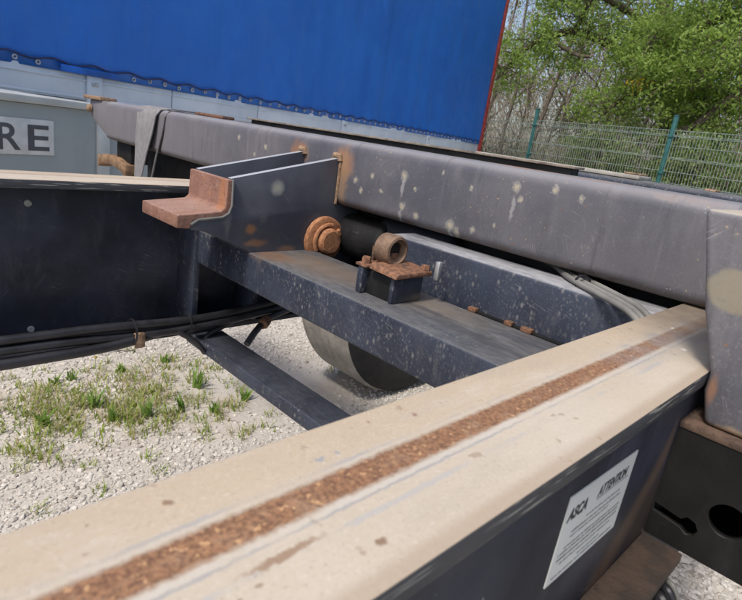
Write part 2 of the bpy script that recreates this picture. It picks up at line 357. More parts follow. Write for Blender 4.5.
# tan weathered flange tops; world y across the beam
def flange(name, c, hw, stripe=True, wear_edge=True):
    k = Mat(name, .62); k.base((.47, .405, .32), (.41, .345, .262), 6, .3, .7)
    y0 = k.math('SUBTRACT', k.sep()[1], c)
    k.over(k.rng(y0, -.01, .03, 0, .7), (.43, .335, .225))
    k.over(k.rng(k.noise(3, 5), .48, .75, 0, .55), (.42, .335, .235))
    k.over(k.rng(k.noise(11, 6, .7, k.mapped((.4, 1, 1))), .5, .75, 0, .5), (.33, .275, .215))
    k.over(k.rng(k.noise(30, 6, .7, k.mapped((.25, 1, 1))), .48, .75, 0, .5), (.36, .305, .245))
    k.over(k.rng(k.noise(38, 5, .65, k.mapped((.3, 1, 1), (5, 2, 0))), .52, .78, 0, .5), (.53, .475, .40))
    k.grain(520, (.25, .20, .15), (.56, .50, .42), .5)
    k.over(k.rng(k.noise(75, 3), .66, .72, 0, .6), (.27, .19, .13))
    k.over(k.math('MULTIPLY', k.rng(k.voro(70, k.wobble(200, .005)), .05, .10, 1, 0), k.rng(k.noise(9, 3), .5, .58, 0, .8)), (.20, .12, .075))
    for rt in (.05, -.25, .9, .35): k.scratches((0, 0, rt), (28, 900, 30), .67, .74, 7, (.56, .51, .44), .35)
    k.over(k.rng(k.math('ABSOLUTE', y0), hw*.86, hw*1.02, 0, .55), (.30, .22, .15))
    wv = k.wobble(150, .003); y = k.sep(wv)[1]; d = k.math('SUBTRACT', y, c)
    if stripe:
        ad = k.math('ABSOLUTE', d); jit = k.math('MULTIPLY', k.math('SUBTRACT', k.noise(330, 5, .75), .5), .0045); aj = k.math('ADD', ad, jit); x = k.sep(wv)[0]
        def line(off, w_, col, amt, lo, hi): k.over(k.math('MULTIPLY', k.rng(k.math('ABSOLUTE', k.math('SUBTRACT', k.math('ADD', d, k.math('MULTIPLY', jit, .35)), off)), w_*.5, w_*1.3, amt, 0), k.rng(k.noise(10, 4, .7), lo, hi, .1, 1)), col)
        line(-.0105, .0020, (.47, .44, .395), .5, .35, .6)
        line(-.0132, .0009, (.25, .255, .265), .65, .36, .58)
        line(.0100, .0014, (.46, .43, .38), .35, .4, .6)
        line(.0125, .0012, (.28, .285, .295), .6, .44, .66)
        line(-.0225, .0016, (.33, .33, .33), .6, .5, .6)
        k.over(k.rng(aj, .0075, .0100, .7, 0), (.27, .185, .125))
        rc = k.mix(k.rng(k.noise(420, 5, .8), .38, .62), (.125, .060, .032), (.30, .155, .075))
        rc = k.mix(k.rng(k.noise(260, 3, .6, k.mapped(loc=(2, 5, 1))), .60, .66, 0, .9), rc, (.46, .27, .13))
        rc = k.mix(k.rng(k.noise(60, 5, .7), .5, .75, 0, .5), rc, (.33, .22, .14))
        k.over(k.math('MULTIPLY', k.rng(aj, .0062, .0082, 1, 0), k.rng(k.noise(26, 4), .2, .45, .6, 1)), rc)
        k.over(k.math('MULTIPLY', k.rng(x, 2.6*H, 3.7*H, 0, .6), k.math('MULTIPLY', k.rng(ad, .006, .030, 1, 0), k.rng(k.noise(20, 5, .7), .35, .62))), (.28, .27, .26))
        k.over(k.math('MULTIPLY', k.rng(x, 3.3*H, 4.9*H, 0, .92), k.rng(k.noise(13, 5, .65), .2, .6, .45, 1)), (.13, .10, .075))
        ws = k.wobble(260, .006)
        for (u, v, r, col) in [(.58,1.17,.018,(.20,.12,.07)),(.95,.74,.022,(.18,.10,.055)),(1.55,1.16,.014,(.22,.12,.08)),(.62,.80,.012,(.25,.18,.12)),(1.35,1.20,.012,(.26,.16,.1)),
                               (2.15,.78,.012,(.3,.2,.13)),(3.75,.84,.024,(.66,.64,.6)),(4.2,1.05,.014,(.66,.64,.6)),(1.05,1.12,.018,(.25,.26,.28)),(1.12,1.115,.009,(.25,.26,.28)),(.72,.845,.05,(.24,.15,.09))]:
            k.stain(ws, W(u, v, -1.0), (r*H*(2.2 if r == .05 else .8), r*H*(.25 if r == .05 else .62), .02), col, .45, .85)
    else:
        k.over(k.rng(k.math('ABSOLUTE', k.math('SUBTRACT', d, .012)), .002, .006, .7, 0), (.26, .19, .13))
    # painted dark edge of the flange with chips
    side = k.rng(k.normal_z(), .25, .7, 1, 0)
    edge = k.mix(k.rng(k.noise(1, 4, .6, k.mapped((16, 1, 420))), .56, .64), (.035, .037, .042), (.30, .29, .26))
    k.col = k.mix(side, k.col, edge)
    k.bump(k.noise(140, 4, .7), .22, .0012); k.rough(k.rng(k.noise(12), .3, .7, .5, .75))
    return k.done()
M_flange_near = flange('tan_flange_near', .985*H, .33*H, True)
M_flange_far = flange('tan_flange_far', 7.39*H, .36*H, False)

def rust(name, a, b, c=None, scale=40):
    scale *= 4.5
    k = Mat(name, .8); k.base(a, b, scale, .35, .65, 6)
    if c: k.over(k.rng(k.noise(scale*.35, 5), .52, .68), c)
    k.over(k.rng(k.noise(scale*3, 3), .6, .75, 0, .6), tuple(q*.45 for q in a))
    k.bump(k.noise(scale*4, 4, .7), .35, .0015); k.bump(k.noise(110, 5, .7), .5, .003); return k.done()
M_rust_pin = rust('rust_orange', (.28, .115, .05), (.40, .185, .085), (.22, .09, .045), 30)
M_rust_mid = rust('rust_mid', (.13, .06, .033), (.26, .125, .065), (.09, .05, .035), 30)
M_rust_roll = rust('rust_roller', (.13, .08, .05), (.22, .14, .09), (.09, .055, .038), 12)
M_rust_dark = rust('rust_brown', (.10, .05, .028), (.20, .095, .05), (.06, .04, .03))
k = Mat('rust_pink', .8); k.base((.215, .105, .072), (.27, .14, .10), 22); k.over(k.rng(k.noise(60, 5, .7, k.mapped((1, 3, .3))), .45, .75, 0, .6), (.15, .075, .052)); k.over(k.rng(k.noise(35, 5), .52, .72, 0, .6), (.31, .19, .145)); k.grain(600, (.12, .055, .04), (.36, .23, .17), .45); k.over(k.rng(k.normal_z(), .6, .95, 0, .4), (.36, .24, .19))
wv = k.wobble(60, .01); k.stain(wv, W(3.42, 5.86, -1.05), (.012, .012, .06), (.34, .14, .06), .6, .8); k.stain(wv, W(3.1, 5.86, -1.16), (.06, .01, .008), (.24, .12, .07), .6, .8); k.over(k.rng(k.noise(140, 5, .75), .56, .64, 0, .75), (.10, .055, .045)); k.over(k.rng(k.noise(70, 5, .7, k.mapped(loc=(1, 4, 2))), .6, .68, 0, .7), (.33, .15, .07)); k.bump(k.noise(500, 4, .7), .4, .0015); k.bump(k.noise(110, 5, .7), .6, .004); M_rust_step = k.done()
M_rust_tan = rust('rust_tan', (.20, .125, .075), (.33, .22, .135), (.12, .07, .045), 35)
M_ledge = rust('rust_ledge', (.034, .024, .018), (.062, .040, .027), (.028, .025, .023), 9)
M_ledge_top = rust('rust_plate', (.055, .035, .025), (.13, .08, .055), (.07, .062, .058), 14)

def plain(name, c, rough=.6, var=.25, scale=12, metal=0, bump=.1):
    k = Mat(name, rough, metal); k.base(tuple(q*(1-var) for q in c), tuple(min(1, q*(1+var)) for q in c), scale)
    if bump: k.bump(k.noise(scale*8, 3), bump, .001)
    return k.done()
M_hose = plain('hose_rubber', (.018, .018, .021), .45, .4, 20)
M_conduit = plain('conduit_grey', (.17, .165, .15), .6, .25)
M_strap = plain('strap_webbing', (.20, .19, .19), .9, .12, 60)
M_strap_dark = plain('strap_webbing_dark', (.09, .085, .085), .9, .2, 60)
M_label = plain('label_foil', (.60, .62, .60), .38, .06, 8, 0, 0)
M_ink = plain('ink_black', (.02, .02, .022), .6, .1, 5, 0, 0)
M_ink2 = plain('ink_grey', (.20, .21, .21), .6, .1, 5, 0, 0)
M_dot = plain('pale_dot', (.30, .30, .29), .5, .2, 200)
M_alu = plain('aluminium_steel', (.42, .42, .42), .4, .2, 20, .6)
k = Mat('tyre_rubber', .85); k.base((.022, .021, .021), (.035, .033, .031), 14)
rad = k.sep()[0]
M_tyre = k.done()
k = Mat('tyre_tread_dusty', .95); k.base((.40, .37, .33), (.30, .275, .245), 12); k.over(k.rng(k.noise(60, 5), .5, .75, 0, .5), (.17, .155, .14)); k.bump(k.noise(150, 3), .3, .002); M_tread = k.done()

# ------------------------------------------------------------------ ground
k = Mat('gravel_ground', .95)
k.base((.53, .485, .43), (.455, .41, .35), 1.3)
k.over(k.rng(k.noise(3.2, 5), .5, .72, 0, .6), (.33, .29, .24))
vc = k.voro(62, k.wobble(30, .012), out='Color')
vs_ = k.n('ShaderNodeSeparateColor'); k.L(vc, vs_.inputs[0])
k.over(k.math('MULTIPLY', k.rng(k.voro(62, k.wobble(30, .012)), .25, .6, 1, 0), k.rng(vs_.outputs[0], .3, .9, 0, .7)), (.50, .465, .42))
k.over(k.rng(k.noise(95, 5, .75), .5, .7, 0, .6), (.27, .235, .195))
k.over(k.rng(k.noise(200, 3), .55, .75, 0, .5), (.26, .23, .19))
k.bump(k.voro(110, k.wobble(30, .012)), .4, -.004); k.bump(k.noise(220, 3), .4, .003)
M_ground = k.done()
n = 90; G = np.linspace(-1, 1, n); g = np.sign(G)*(np.abs(G)**2.6)*300
gx, gy = np.meshgrid(g+1, g+2)
gz = np.zeros_like(gx)
for i in range(n):
    for j in range(n):
        x, y = gx[i, j], gy[i, j]
        if math.hypot(x-1, y-2) > 6: gz[i, j] = -.02
ii = np.arange(n*n).reshape(n, n)
fi = np.stack([ii[:-1, :-1], ii[:-1, 1:], ii[1:, 1:], ii[1:, :-1]], -1).reshape(-1, 4)
o = raw('ground', np.stack([gx, gy, gz], -1).reshape(-1, 3), fi, 4, M_ground, smooth=True)
tag(o, 'pale limestone gravel yard under the trailers', 'ground', kind='structure')

# ------------------------------------------------------------------ trailer chassis
CH = thing('container_chassis', 'black skeletal container trailer chassis with tan topped beams and grey bolster', 'trailer')
# near beam: channel section, web on the outside
nb = MB().cbox((-14, .66, -1.09), (60, .72, -3.0)).build('main_beam', M_web, CH, .0012)
tag(nb, 'near channel beam with black web', None)
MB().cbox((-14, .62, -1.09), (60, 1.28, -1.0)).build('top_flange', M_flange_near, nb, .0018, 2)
MB().cbox((-14, .721, -3.0), (60, 1.25, -3.08)).build('bottom_flange', M_black, nb, .0012)
MB().cbox((-14, .43, -2.06), (3.365, .659, -2.12)).build('side_ledge', M_ledge, nb, .001)
# far beam: channel section, web on the outside
fb = MB().cbox((-14, 7.60, -1.101), (60, 7.66, -3.1)).build('main_beam', M_web_far, CH, .0012)
tag(fb, 'far channel beam with black web', None)
MB().cbox((-14, 7.03, -1.10), (60, 7.75, -1.0)).build('top_flange', M_flange_far, fb, .0018, 2)
MB().cbox((-14, 7.1, -3.1), (60, 7.66, -3.18)).build('bottom_flange', M_black, fb, .0012)
for u in (3.72, 4.75, -6, 14): MB().cbox((u, 7.08, -1.12), (u+.09, 7.598, -3.09)).build('stiffener', M_cross, fb, .001)
for u, z in ((1.80, -1.364), (1.783, -2.99)):
    MB().lathe(W(u, 7.598, z), (0, -1, 0), [(0, .004), (.005, .004), (.0065, .002), (.0065, -.001)], 14).build('rivet', M_dot, fb)
# label on the near web
lo, hi = Vector(W(1.952, .66, -1.683)), Vector(W(2.67, .66, -1.245))
lx = Vector((1, 0, -.035)).normalized(); lz = Vector((.035, 0, 1)).normalized(); ly = Vector((0, -1, 0))
LW, LH = .107, .0655; lo = Vector(W(1.958, .66, -1.672)) + ly*.0004
lp = [lo, lo+lx*LW, lo+lx*LW+lz*LH, lo+lz*LH]
lab = MB().prism([p for p in lp], [p+ly*.0008 for p in lp]).build('instruction_label', M_label, CH)
tag(lab, 'silver foil label with ATTENTION notice', None)
def LF(x, y): return (lo + lx*x + lz*y + ly*.0009, lx, lz, ly)
text_mesh('lettering', 'ASCA', .0120, LF(.0036, .0468), M_ink, lab, .25, .00028, .0002, 1.06, .84)
text_mesh('lettering', 'ATTENTION', .0110, LF(.046, .049), M_ink, lab, .30, .00008, .0002, 1.0, .78)
ub = MB(); q = LF(.046, .0468)[0]; ub.prism([q, q+lx*.055, q+lx*.055+lz*.0008, q+lz*.0008], [p+ly*.0001 for p in (q, q+lx*.055, q+lx*.055+lz*.0008, q+lz*.0008)])
rr = random.Random(3)
for y, x0, x1, hh in ((.0385,.036,.092,.0016),(.034,.017,.094,.0018),(.0305,.017,.075,.0016),(.024,.012,.098,.0018),(.0205,.006,.098,.0022),(.0165,.006,.098,.0022),(.0125,.012,.090,.0016),(.0075,.04,.075,.0014),(.0035,.006,.098,.0016)):
    x = x0
    while x < x1:
        wd = min(rr.uniform(.0012, .0065), x1-x); q = LF(x, y)[0]
        for dx in np.arange(0, wd, .0014):
            a = q+lx*float(dx); hq = hh*rr.uniform(.55, 1); ub.prism([a, a+lx*.0009, a+lx*.0009+lz*hq, a+lz*hq], [p+ly*.0001 for p in (a, a+lx*.0009, a+lx*.0009+lz*hq, a+lz*hq)])
        x += wd+.0013
ub.build('fine_print', M_ink2, lab)

# crossmembers between the beams
MB().cbox((3.77, .725, -1.62), (4.79, 7.598, -2.09)).build('crossmember', M_cross, CH, .004, 3)
MB().cbox((4.83, .725, -1.09), (5.30, 4.45, -2.0)).build('crossmember', M_cross2, CH, .006, 3)
MB().cbox((3.76, .725, -3.185), (4.24, 7.3, -3.37)).build('crossmember', M_cross3, CH, .004, 3)
for u in (-9, 16, 26, 36): MB().cbox((u, .725, -1.6), (u+.9, 7.598, -2.4)).build('crossmember', M_black, CH, .004)
# clutter plate and brackets in the gap between the two crossmembers
MB().cbox((4.80, .725, -2.01), (5.64, 7.59, -2.08)).build('gap_plate', M_deep, CH)
for v, l_ in ((3.02, .10), (2.58, .09), (2.36, .12)): MB().cbox((4.755, v, -1.618), (4.828, v+l_, -1.575)).build('clip', M_rust_dark, CH, .001)
MB().cbox((4.795, 1.9, -1.66), (4.828, 3.1, -1.60)).build('gap_seal', M_deep, CH, .001)
MB().tube([W(5.5, 7, -1.9), W(5.5, .8, -1.92)], .008).build('air_pipe', M_hose, CH)

# bolster: rounded tube across both beams
pf = rrect(5.10, -.995, 6.15, -.12, .13, 6)
ends = []
V0, V1 = -6.4, 14.35
b = MB().prism([W(u, V0, z) for u, z in pf], [W(u, V1, z) for u, z in pf])
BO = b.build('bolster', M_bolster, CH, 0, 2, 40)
# tapered nose of the far end with corner lock
nose = [(5.12, -.14), (6.1, -.14), (6.1, -.70), (5.12, -.86)]
MB().prism([W(5.12, 14.34, -.14), W(6.1, 14.34, -.14), W(6.1, 14.34, -.86), W(5.12, 14.34, -.95)], [W(5.2, 15.75, -.14), W(6.1, 15.75, -.14), W(6.1, 15.75, -.42), W(5.2, 15.75, -.55)]).build('nose', M_bolster, BO, .006, 2)
MB().cbox((5.1, 14.75, -.14), (5.5, 15.95, -.05)).build('lock_pad', M_rust_tan, BO, .004)
MB().lathe(W(5.16, 15.55, -.36), (-1, 0, 0), [(0, .016), (.008, .015), (.013, .010), (.014, 0)], 16).build('lock_bolt', M_rust_tan, BO)
MB().cbox((5.3, 13.35, -1.45), (6.0, 14.2, -.99)).build('lock_housing', M_deep, BO, .002)
M_rust_lever = rust('rust_lever', (.15, .085, .045), (.27, .165, .09), (.10, .06, .035), 8)
hp = [(15.1, -1.44), (14.6, -1.37), (13.9, -1.37), (13.3, -1.47), (13.3, -1.78), (13.6, -1.66), (14.2, -1.58), (14.8, -1.63), (15.1, -1.74)]
MB().prism([W(5.15, v, z) for v, z in hp], [W(5.5, v, z) for v, z in hp]).build('lock_lever', M_rust_lever, BO, .006, 2)
MB().cbox((5.5, 7.76, -2.6), (5.6, 12.9, -.99)).build('support_plate', M_deep, BO, .001)
M_rail = rust('rail_dirty', (.16, .135, .11), (.24, .20, .16), (.07, .055, .045), 12)
MB().cbox((5.7, 1.29, -2.2), (5.78, 7.02, -.99)).build('gap_blocker', M_deep, BO, .001)  # added dark plate, blocks the bright background seen under the bolster
# flat rail welded along the rear top edge of the bolster
MB().cbox((5.95, 2.93, -.135), (6.14, 9.4, -.05)).build('rail_web', M_deep, BO, .001)
MB().cbox((5.91, 2.88, -.05), (6.16, 9.5, -.022)).build('rail_cap', M_rail, BO, .001)
MB().cbox((5.62, 9.9, -.121), (5.9, 11.0, -.06)).build('scale_patch', M_rust_dark, BO, .004)
# end bracket standing on the outrigger in front of the bolster
prof = [(.88, -.125), (.735, -.66), (.612, -.985), (.612, -1.10), (.56, -1.285), (-1.6, -1.285), (-1.6, -.125)]
MB().prism([W(3.42, v, z) for v, z in prof], [W(5.095, v, z) for v, z in prof]).build('end_bracket', M_bracket_end, CH, .005, 3)
sm = MB(); sm.tube([W(5.085, .99+.16*t, -.98+.83*t) for t in np.linspace(0, .93, 8)], [.004]*8, 8).build('weld_bead', M_bracket_end, CH)

# outrigger below it with keyhole and round hole
kh = [(.649, -1.83), (.655, -1.905)] ; kc = circ(.452, -1.885, .052, 20)
slot = [(.66, -1.84), (.50, -1.862), (.47, -1.833), (.425, -1.845), (.402, -1.885), (.42, -1.93), (.455, -1.942), (.492, -1.918), (.66, -1.895)]
slot = [(min(a, .652), b_) for a, b_ in slot]
plate_holes('outrigger_plate', [(.658, -1.335), (-1.6, -1.335), (-1.6, -2.055), (.658, -2.055)], [slot, circ(.290, -1.745, .098)],
            lambda a, b_, t: Vector(W(3.395, a, b_)) + Vector((t, 0, 0)), .0075, M_deep, CH)
MB().cbox((3.36, -1.6, -1.334), (5.6, .658, -1.29)).build('outrigger_top', M_ledge_top, CH, .0012)
MB().cbox((5.3, -1.6, -2.055), (5.36, .658, -1.335)).build('hole_blocker_back', M_deep, CH, .001)  # added plate behind the openings, so that they look dark
MB().cbox((3.425, -1.6, -2.055), (5.299, .658, -2.01)).build('hole_blocker_bottom', M_deep, CH, .001)  # added plate, keeps the bright ground from showing through the openings
for du, r_, mt in ((0, .0040, M_hose), (-.10, .0055, M_hose), (.07, .0025, M_conduit)):
    cb = spline([W(3.25+du, .52, -2.30), W(3.13+du, .43, -2.165), W(3.11+du, .375, -2.19), W(3.13+du, .32, -2.34), W(3.12+du, .26, -2.7), W(3.0+du, .2, -3.3)], 8)
    MB().tube(cb, r_, 10).build('cable', mt, CH)

# stop bracket: two cheek plates with a Z-shaped rusty stop
def cheek(v, t):
    pl = [(5.105, -.36), (3.46, -.715), (3.465, -1.03), (3.43, -1.12), (3.34, -1.165), (3.06, -1.19), (2.98, -1.22), (2.98, -1.315), (3.16, -1.345), (3.78, -1.60), (3.78, -1.623), (4.80, -1.623), (4.95, -1.95), (5.55, -1.95), (5.55, -.998), (5.105, -.998)]
    return MB().prism([W(u, v, z) for u, z in pl], [W(u, v+t, z) for u, z in pl]).build('cheek_plate', M_plate, CH, .0015, 2)
cheek(5.80, .09); cheek(6.58, .09)
zs = [(3.475, -.73), (3.40, -.73), (3.39, -1.05), (3.34, -1.095), (2.80, -1.145), (2.80, -1.29), (2.96, -1.30), (2.99, -1.21), (3.30, -1.175), (3.43, -1.13), (3.475, -1.04)]
MB().prism([W(u, 5.77, z) for u, z in zs], [W(u, 6.70, z) for u, z in zs]).build('stop_block', M_rust_step, CH, .0022, 2, 22)
MB().tube([W(u, 5.785, z) for u, z in [(3.47, -.73), (3.475, -1.03), (3.44, -1.12), (3.36, -1.165), (3.06, -1.195), (2.97, -1.25)]], .0035, 6).build('weld_bead', M_conduit, CH)
for v in (5.845, 6.625): MB().tube([W(5.09, v-.06, -.40), W(5.085, v-.05, -.34), W(5.085, v+.05, -.33), W(5.09, v+.08, -.40)], .006, 8).build('weld_bead', M_rust_tan, CH)
MB().tube([W(5.09, 5.78, -.4), W(5.09, 5.78, -.98)], .003, 6).build('weld_bead', M_rust_tan, CH)
# pivot pin with washer and retaining tab
pc = Vector(W(4.94, 5.79, -1.475)); ax = (0, -1, 0)
pin = MB().lathe(pc, ax, [(0, .031), (.022, .031), (.0258, .028), (.027, .022), (.027, 0)], 28).build('pivot_pin', M_rust_pin, CH)
MB().lathe(pc, ax, [(.027, .011), (.043, .0125), (.0475, .0105), (.0485, .005), (.0485, 0)], 32).build('washer', M_rust_pin, pin)
def arc(c, r, a0, a1, y, n_=10): return [Vector((c.x+r*math.cos(math.radians(a0+(a1-a0)*i/n_)), c.y-y, c.z+r*math.sin(math.radians(a0+(a1-a0)*i/n_)))) for i in range(n_+1)]
MB().tube(arc(pc, .033, 75, 215, .016), .0045, 8).build('retaining_ring', M_rust_pin, pin)
MB().tube(arc(pc, .033, 235, 330, .016), .0045, 8).build('retaining_ring', M_rust_pin, pin)
pts = arc(pc, .034, 20, 40, .015, 2); MB().tube(pts, .0052, 6).build('ring_lug', M_rust_pin, pin)
MB().lathe(W(5.47, 6.0, -1.42), (0, -1, 0), [(0, .15), (.040, .15), (.046, .143), (.046, .0), (.04, -.1)], 32).build('pivot_tube', M_deep, CH)
# roller block standing on the crossmember
rb = MB().cbox((4.00, 3.98, -1.619), (4.52, 4.07, -1.33)).build('roller_block', M_cross, CH, .003)
MB().cbox((4.04, 3.56, -1.619), (4.50, 3.62, -1.34)).build('block_cheek', M_cross, rb, .003)
MB().cbox((4.08, 3.621, -1.619), (4.46, 3.979, -1.36)).build('dark_filler', M_deep, rb, .002)  # black filler standing in for the dark hollow under the cap plates
MB().cbox((3.985, 3.93, -1.33), (4.55, 4.10, -1.295)).build('cap_plate', M_rust_mid, rb, .0025)
MB().prism([W(3.99, 3.50, -1.34), W(4.56, 3.50, -1.34), W(4.56, 3.90, -1.32), W(3.99, 3.90, -1.32)], [W(4.02, 3.50, -1.285), W(4.56, 3.50, -1.285), W(4.56, 3.90, -1.255), W(4.02, 3.90, -1.255)]).build('cap_plate', M_rust_mid, rb, .0025)
for u, v in ((4.07, 4.02), (4.47, 4.03), (4.50, 3.56)):
    MB().lathe(W(u, v, -1.295), (0, 0, 1), [(0, .010), (.0065, .010), (.0075, .008), (.0075, 0)], 6).build('bolt_head', M_rust_mid, rb)
MB().lathe(W(4.30, 4.03, -1.135), (0, -1, 0), [(.014, .004), (.020, 0), (.0245, .004), (.025, .030), (.0235, .034), (.0195, .035), (.018, .031), (.014, .030)], 32, True).build('roller', M_rust_roll, rb)
MB().tube([W(4.30, 4.08, -1.135), W(4.30, 3.86, -1.135)], .0135, 14).build('roller_axle', M_deep, rb)
MB().cbox((4.24, 3.84, -1.30), (4.36, 3.87, -1.16)).build('roller_tab', M_rust_dark, rb, .002)
MB().cbox((4.22, 4.07, -1.30), (4.38, 4.11, -1.13)).build('roller_tab', M_rust_dark, rb, .002)
MB().cbox((4.52, 3.40, -1.36), (4.58, 3.46, -1.16)).build('roller_tab', M_alu, rb, .002)
MB().lathe(W(5.56, 5.1, -1.235), (0, -1, 0), [(0, -.02), (.022, -.02), (.028, -.012), (.030, 0), (.030, .15), (.026, .163), (.012, .17), (0, .17)], 28).build('air_cylinder', M_black, CH)
MB().tube(spline([W(5.56, 3.98, -1.235), W(5.6, 3.5, -1.2), W(5.7, 3.0, -1.2)], 6), .006, 8).build('air_pipe', M_hose, CH)
# grey conduits slipping over the second crossmember to the near beam
for d, dz in ((0, 0), (.10, .0), (.24, .0)):
    pth = spline([W(5.9+d, 3.0, -1.10), W(5.45+d, 2.6, -1.05), W(5.1+d, 2.26, -1.052), W(4.80+d, 1.84, -1.052), W(4.60+d, 1.52, -1.065), W(4.5+d, 1.34, -1.13), W(4.48+d, 1.2, -1.25)], 8)
    MB().tube(pth, .0043, 12).build('conduit', M_conduit, CH)
MB().lathe(W(5.06, 2.12, -1.052), (-.6, -.75, -.0), [(.0105, -.002), (.012, -.002), (.012, .002), (.0105, .002)], 14, True).build('cable_tie', M_hose, CH)
# hoses along the far beam
def hose(pts, r, name='air_hose'):
    return MB().tube(spline([W(*p) for p in pts], 10), r, 12).build(name, M_hose, CH)
hose([(-14, 6.95, -2.75), (-4, 6.95, -2.80), (1.3, 6.92, -2.82), (2.4, 6.92, -2.83), (3.76, 6.92, -2.875), (5.0, 6.95, -2.79), (7, 7, -2.5), (12, 7.0, -2.4)], .0085)
hose([(-14, 6.9, -2.95), (-4, 6.9, -2.95), (1.3, 6.9, -2.94), (2.76, 6.9, -2.99), (3.77, 6.88, -2.985), (5.0, 6.92, -2.90), (7, 7, -2.7), (12, 7.0, -2.6)], .0085)
hose([(-14, 7.0, -2.9), (-4, 7.0, -2.88), (1.3, 6.98, -2.88), (2.7, 6.96, -2.93), (3.7, 6.95, -2.95), (5.0, 7.0, -2.86), (7, 7.1, -2.65), (12, 7.1, -2.5)], .0075)
hose([(-14, 6.88, -3.15), (-3, 6.88, -3.12), (1.3, 6.86, -3.09), (2.4, 6.86, -3.075), (2.95, 6.9, -3.03), (3.7, 7.2, -3.05), (5, 7.4, -3.0)], .0105)
hose([(3.4, 6.86, -3.0), (3.62, 6.75, -3.15), (3.74, 6.7, -3.30), (3.80, 6.8, -3.34), (3.9, 6.9, -3.16), (4.3, 6.9, -2.99)], .006, 'cable')
hose([(4.32, 6.5, -3.22), (4.55, 6.62, -3.08), (4.9, 6.8, -2.98), (5.5, 6.95, -2.92)], .0075, 'cable')
MB().lathe(W(4.75, 6.7, -3.0), (.8, .5, .2), [(0, -.012), (.012, -.012), (.013, 0), (.012, .012), (0, .012)], 8).build('hose_fitting', M_rust_dark, CH)
hc = MB().cbox((2.80, 6.80, -3.14), (2.93, 6.84, -2.95)).cbox((2.80, 6.80, -2.96), (2.93, 7.1, -2.94)).build('hose_clip', M_rust_tan, CH, .002)
for u in (2.79, 3.55, .2): MB().lathe(W(u, 6.9, -2.92), (1, 0, 0), [(.024, -.002), (.0255, -.002), (.0255, .002), (.024, .002)], 20, True).build('cable_tie', M_hose, CH)

# wheels and axle
def wheel(c, side, parent):
    R_, wd = .445, .33; c = Vector(c); y = side
    tp = [(.27, -.5), (.30, -.52), (.36, -.535), (.41, -.52), (.433, -.475)]
    full = [(r, t*wd) for r, t in tp]
    ty = MB().lathe(c, (0, y, 0), full, 56).lathe(c, (0, -y, 0), full, 56).build('wheel', M_tyre, parent, 0, 2, 60)
    tr = [(.433, -.475*wd), (.4445, -.40*wd), (.445, -.34*wd)]
    for g_ in (-.24, -.08, .08, .24): tr += [(.445, g_*wd-.007), (.443, g_*wd-.005), (.443, g_*wd+.005), (.445, g_*wd+.007)]
    tr += [(.445, .34*wd), (.4445, .40*wd), (.433, .475*wd)]
    MB().lathe(c, (0, y, 0), tr, 72).build('tyre_tread', M_tread, ty, 0, 2, 60)
    MB().lathe(c, (0, y, 0), [(.27, -.5*wd), (.255, -.44*wd), (.245, -.2*wd), (.245, .2*wd), (.255, .44*wd), (.27, .5*wd)], 40).build('rim', M_alu, ty)
    MB().lathe(c, (0, y, 0), [(0, -.02), (.10, -.02), (.16, .05), (.246, .06), (.246, .072), (.15, .065), (.09, .0), (0, .0)], 40).build('hub', M_alu, ty)
    return ty
for u in (1.911, 3.2):
    wheel((u, 1.51+.165, .445), 1, CH); wheel((u, -.26-.165, .445), -1, CH)
    MB().tube([(u, -.42, .445), (u, 1.67, .445)], .06, 16).build('axle', M_black, CH)
    for y in (1.11, .145): MB().box((u-.06, y-.05, .40), (u+.06, y+.05, CAMZ-3.05*H)).build('axle_hanger', M_black, CH, .004)

# rear crossbeam and plank further down the chassis
pf2 = rrect(12.0, -1.0, 12.9, -.125, .1, 5)
rbm = MB().prism([W(u, -6.4, z) for u, z in pf2], [W(u, 14.8, z) for u, z in pf2]).build('rear_bolster', M_cross, CH, 0, 2, 40)
# strap hanging over the bolster
ST = thing('ratchet_strap', 'pale grey webbing strap hanging over the end of the bolster', 'strap', W(5.0, 12.0, -2.6))
def ribbon(path, wid, th, name, mat):
    P, Q = MB(), None; mb = MB(); n_ = len(path)
    for i in range(n_):
        p = Vector(path[i]); wv = Vector(wid[i]); t = (Vector(path[min(i+1, n_-1)])-Vector(path[max(i-1, 0)])).normalized(); nn = t.cross(wv).normalized()*th
        mb.v += [tuple(p-wv-nn), tuple(p+wv-nn), tuple(p+wv+nn), tuple(p-wv+nn)]
    for i in range(n_-1):
        a = i*4
        for k_ in range(4): mb.f.append((a+k_, a+(k_+1) % 4, a+4+(k_+1) % 4, a+4+k_))
    mb.f += [(3, 2, 1, 0), tuple((n_-1)*4+k_ for k_ in range(4))]
    return mb.build(name, mat, ST, 0, 2, 50)
hw_ = [.62, .62, .60, .58, .54, .46, .36, .30, .28]; zz_ = [-.085, -.085, -.13, -.25, -.6, -1.0, -1.6, -2.1, -2.6]; uu_ = [5.9, 5.35, 5.14, 5.075, 5.06, 5.04, 5.02, 5.0, 5.0]
pa = [W(u, 12.62-h_, z) for u, h_, z in zip(uu_, hw_, zz_)]
ribbon(pa, [(.002*i, h_*H, 0) for i, h_ in enumerate(hw_)], .0016, 'webbing', M_strap)
pa = [W(u+.06, 12.62-2*h_-.17, z-.004) for u, h_, z in zip(uu_, hw_, zz_)]
ribbon(pa, [(.008, .022, 0)]*len(pa), .0014, 'webbing_tail', M_strap_dark)

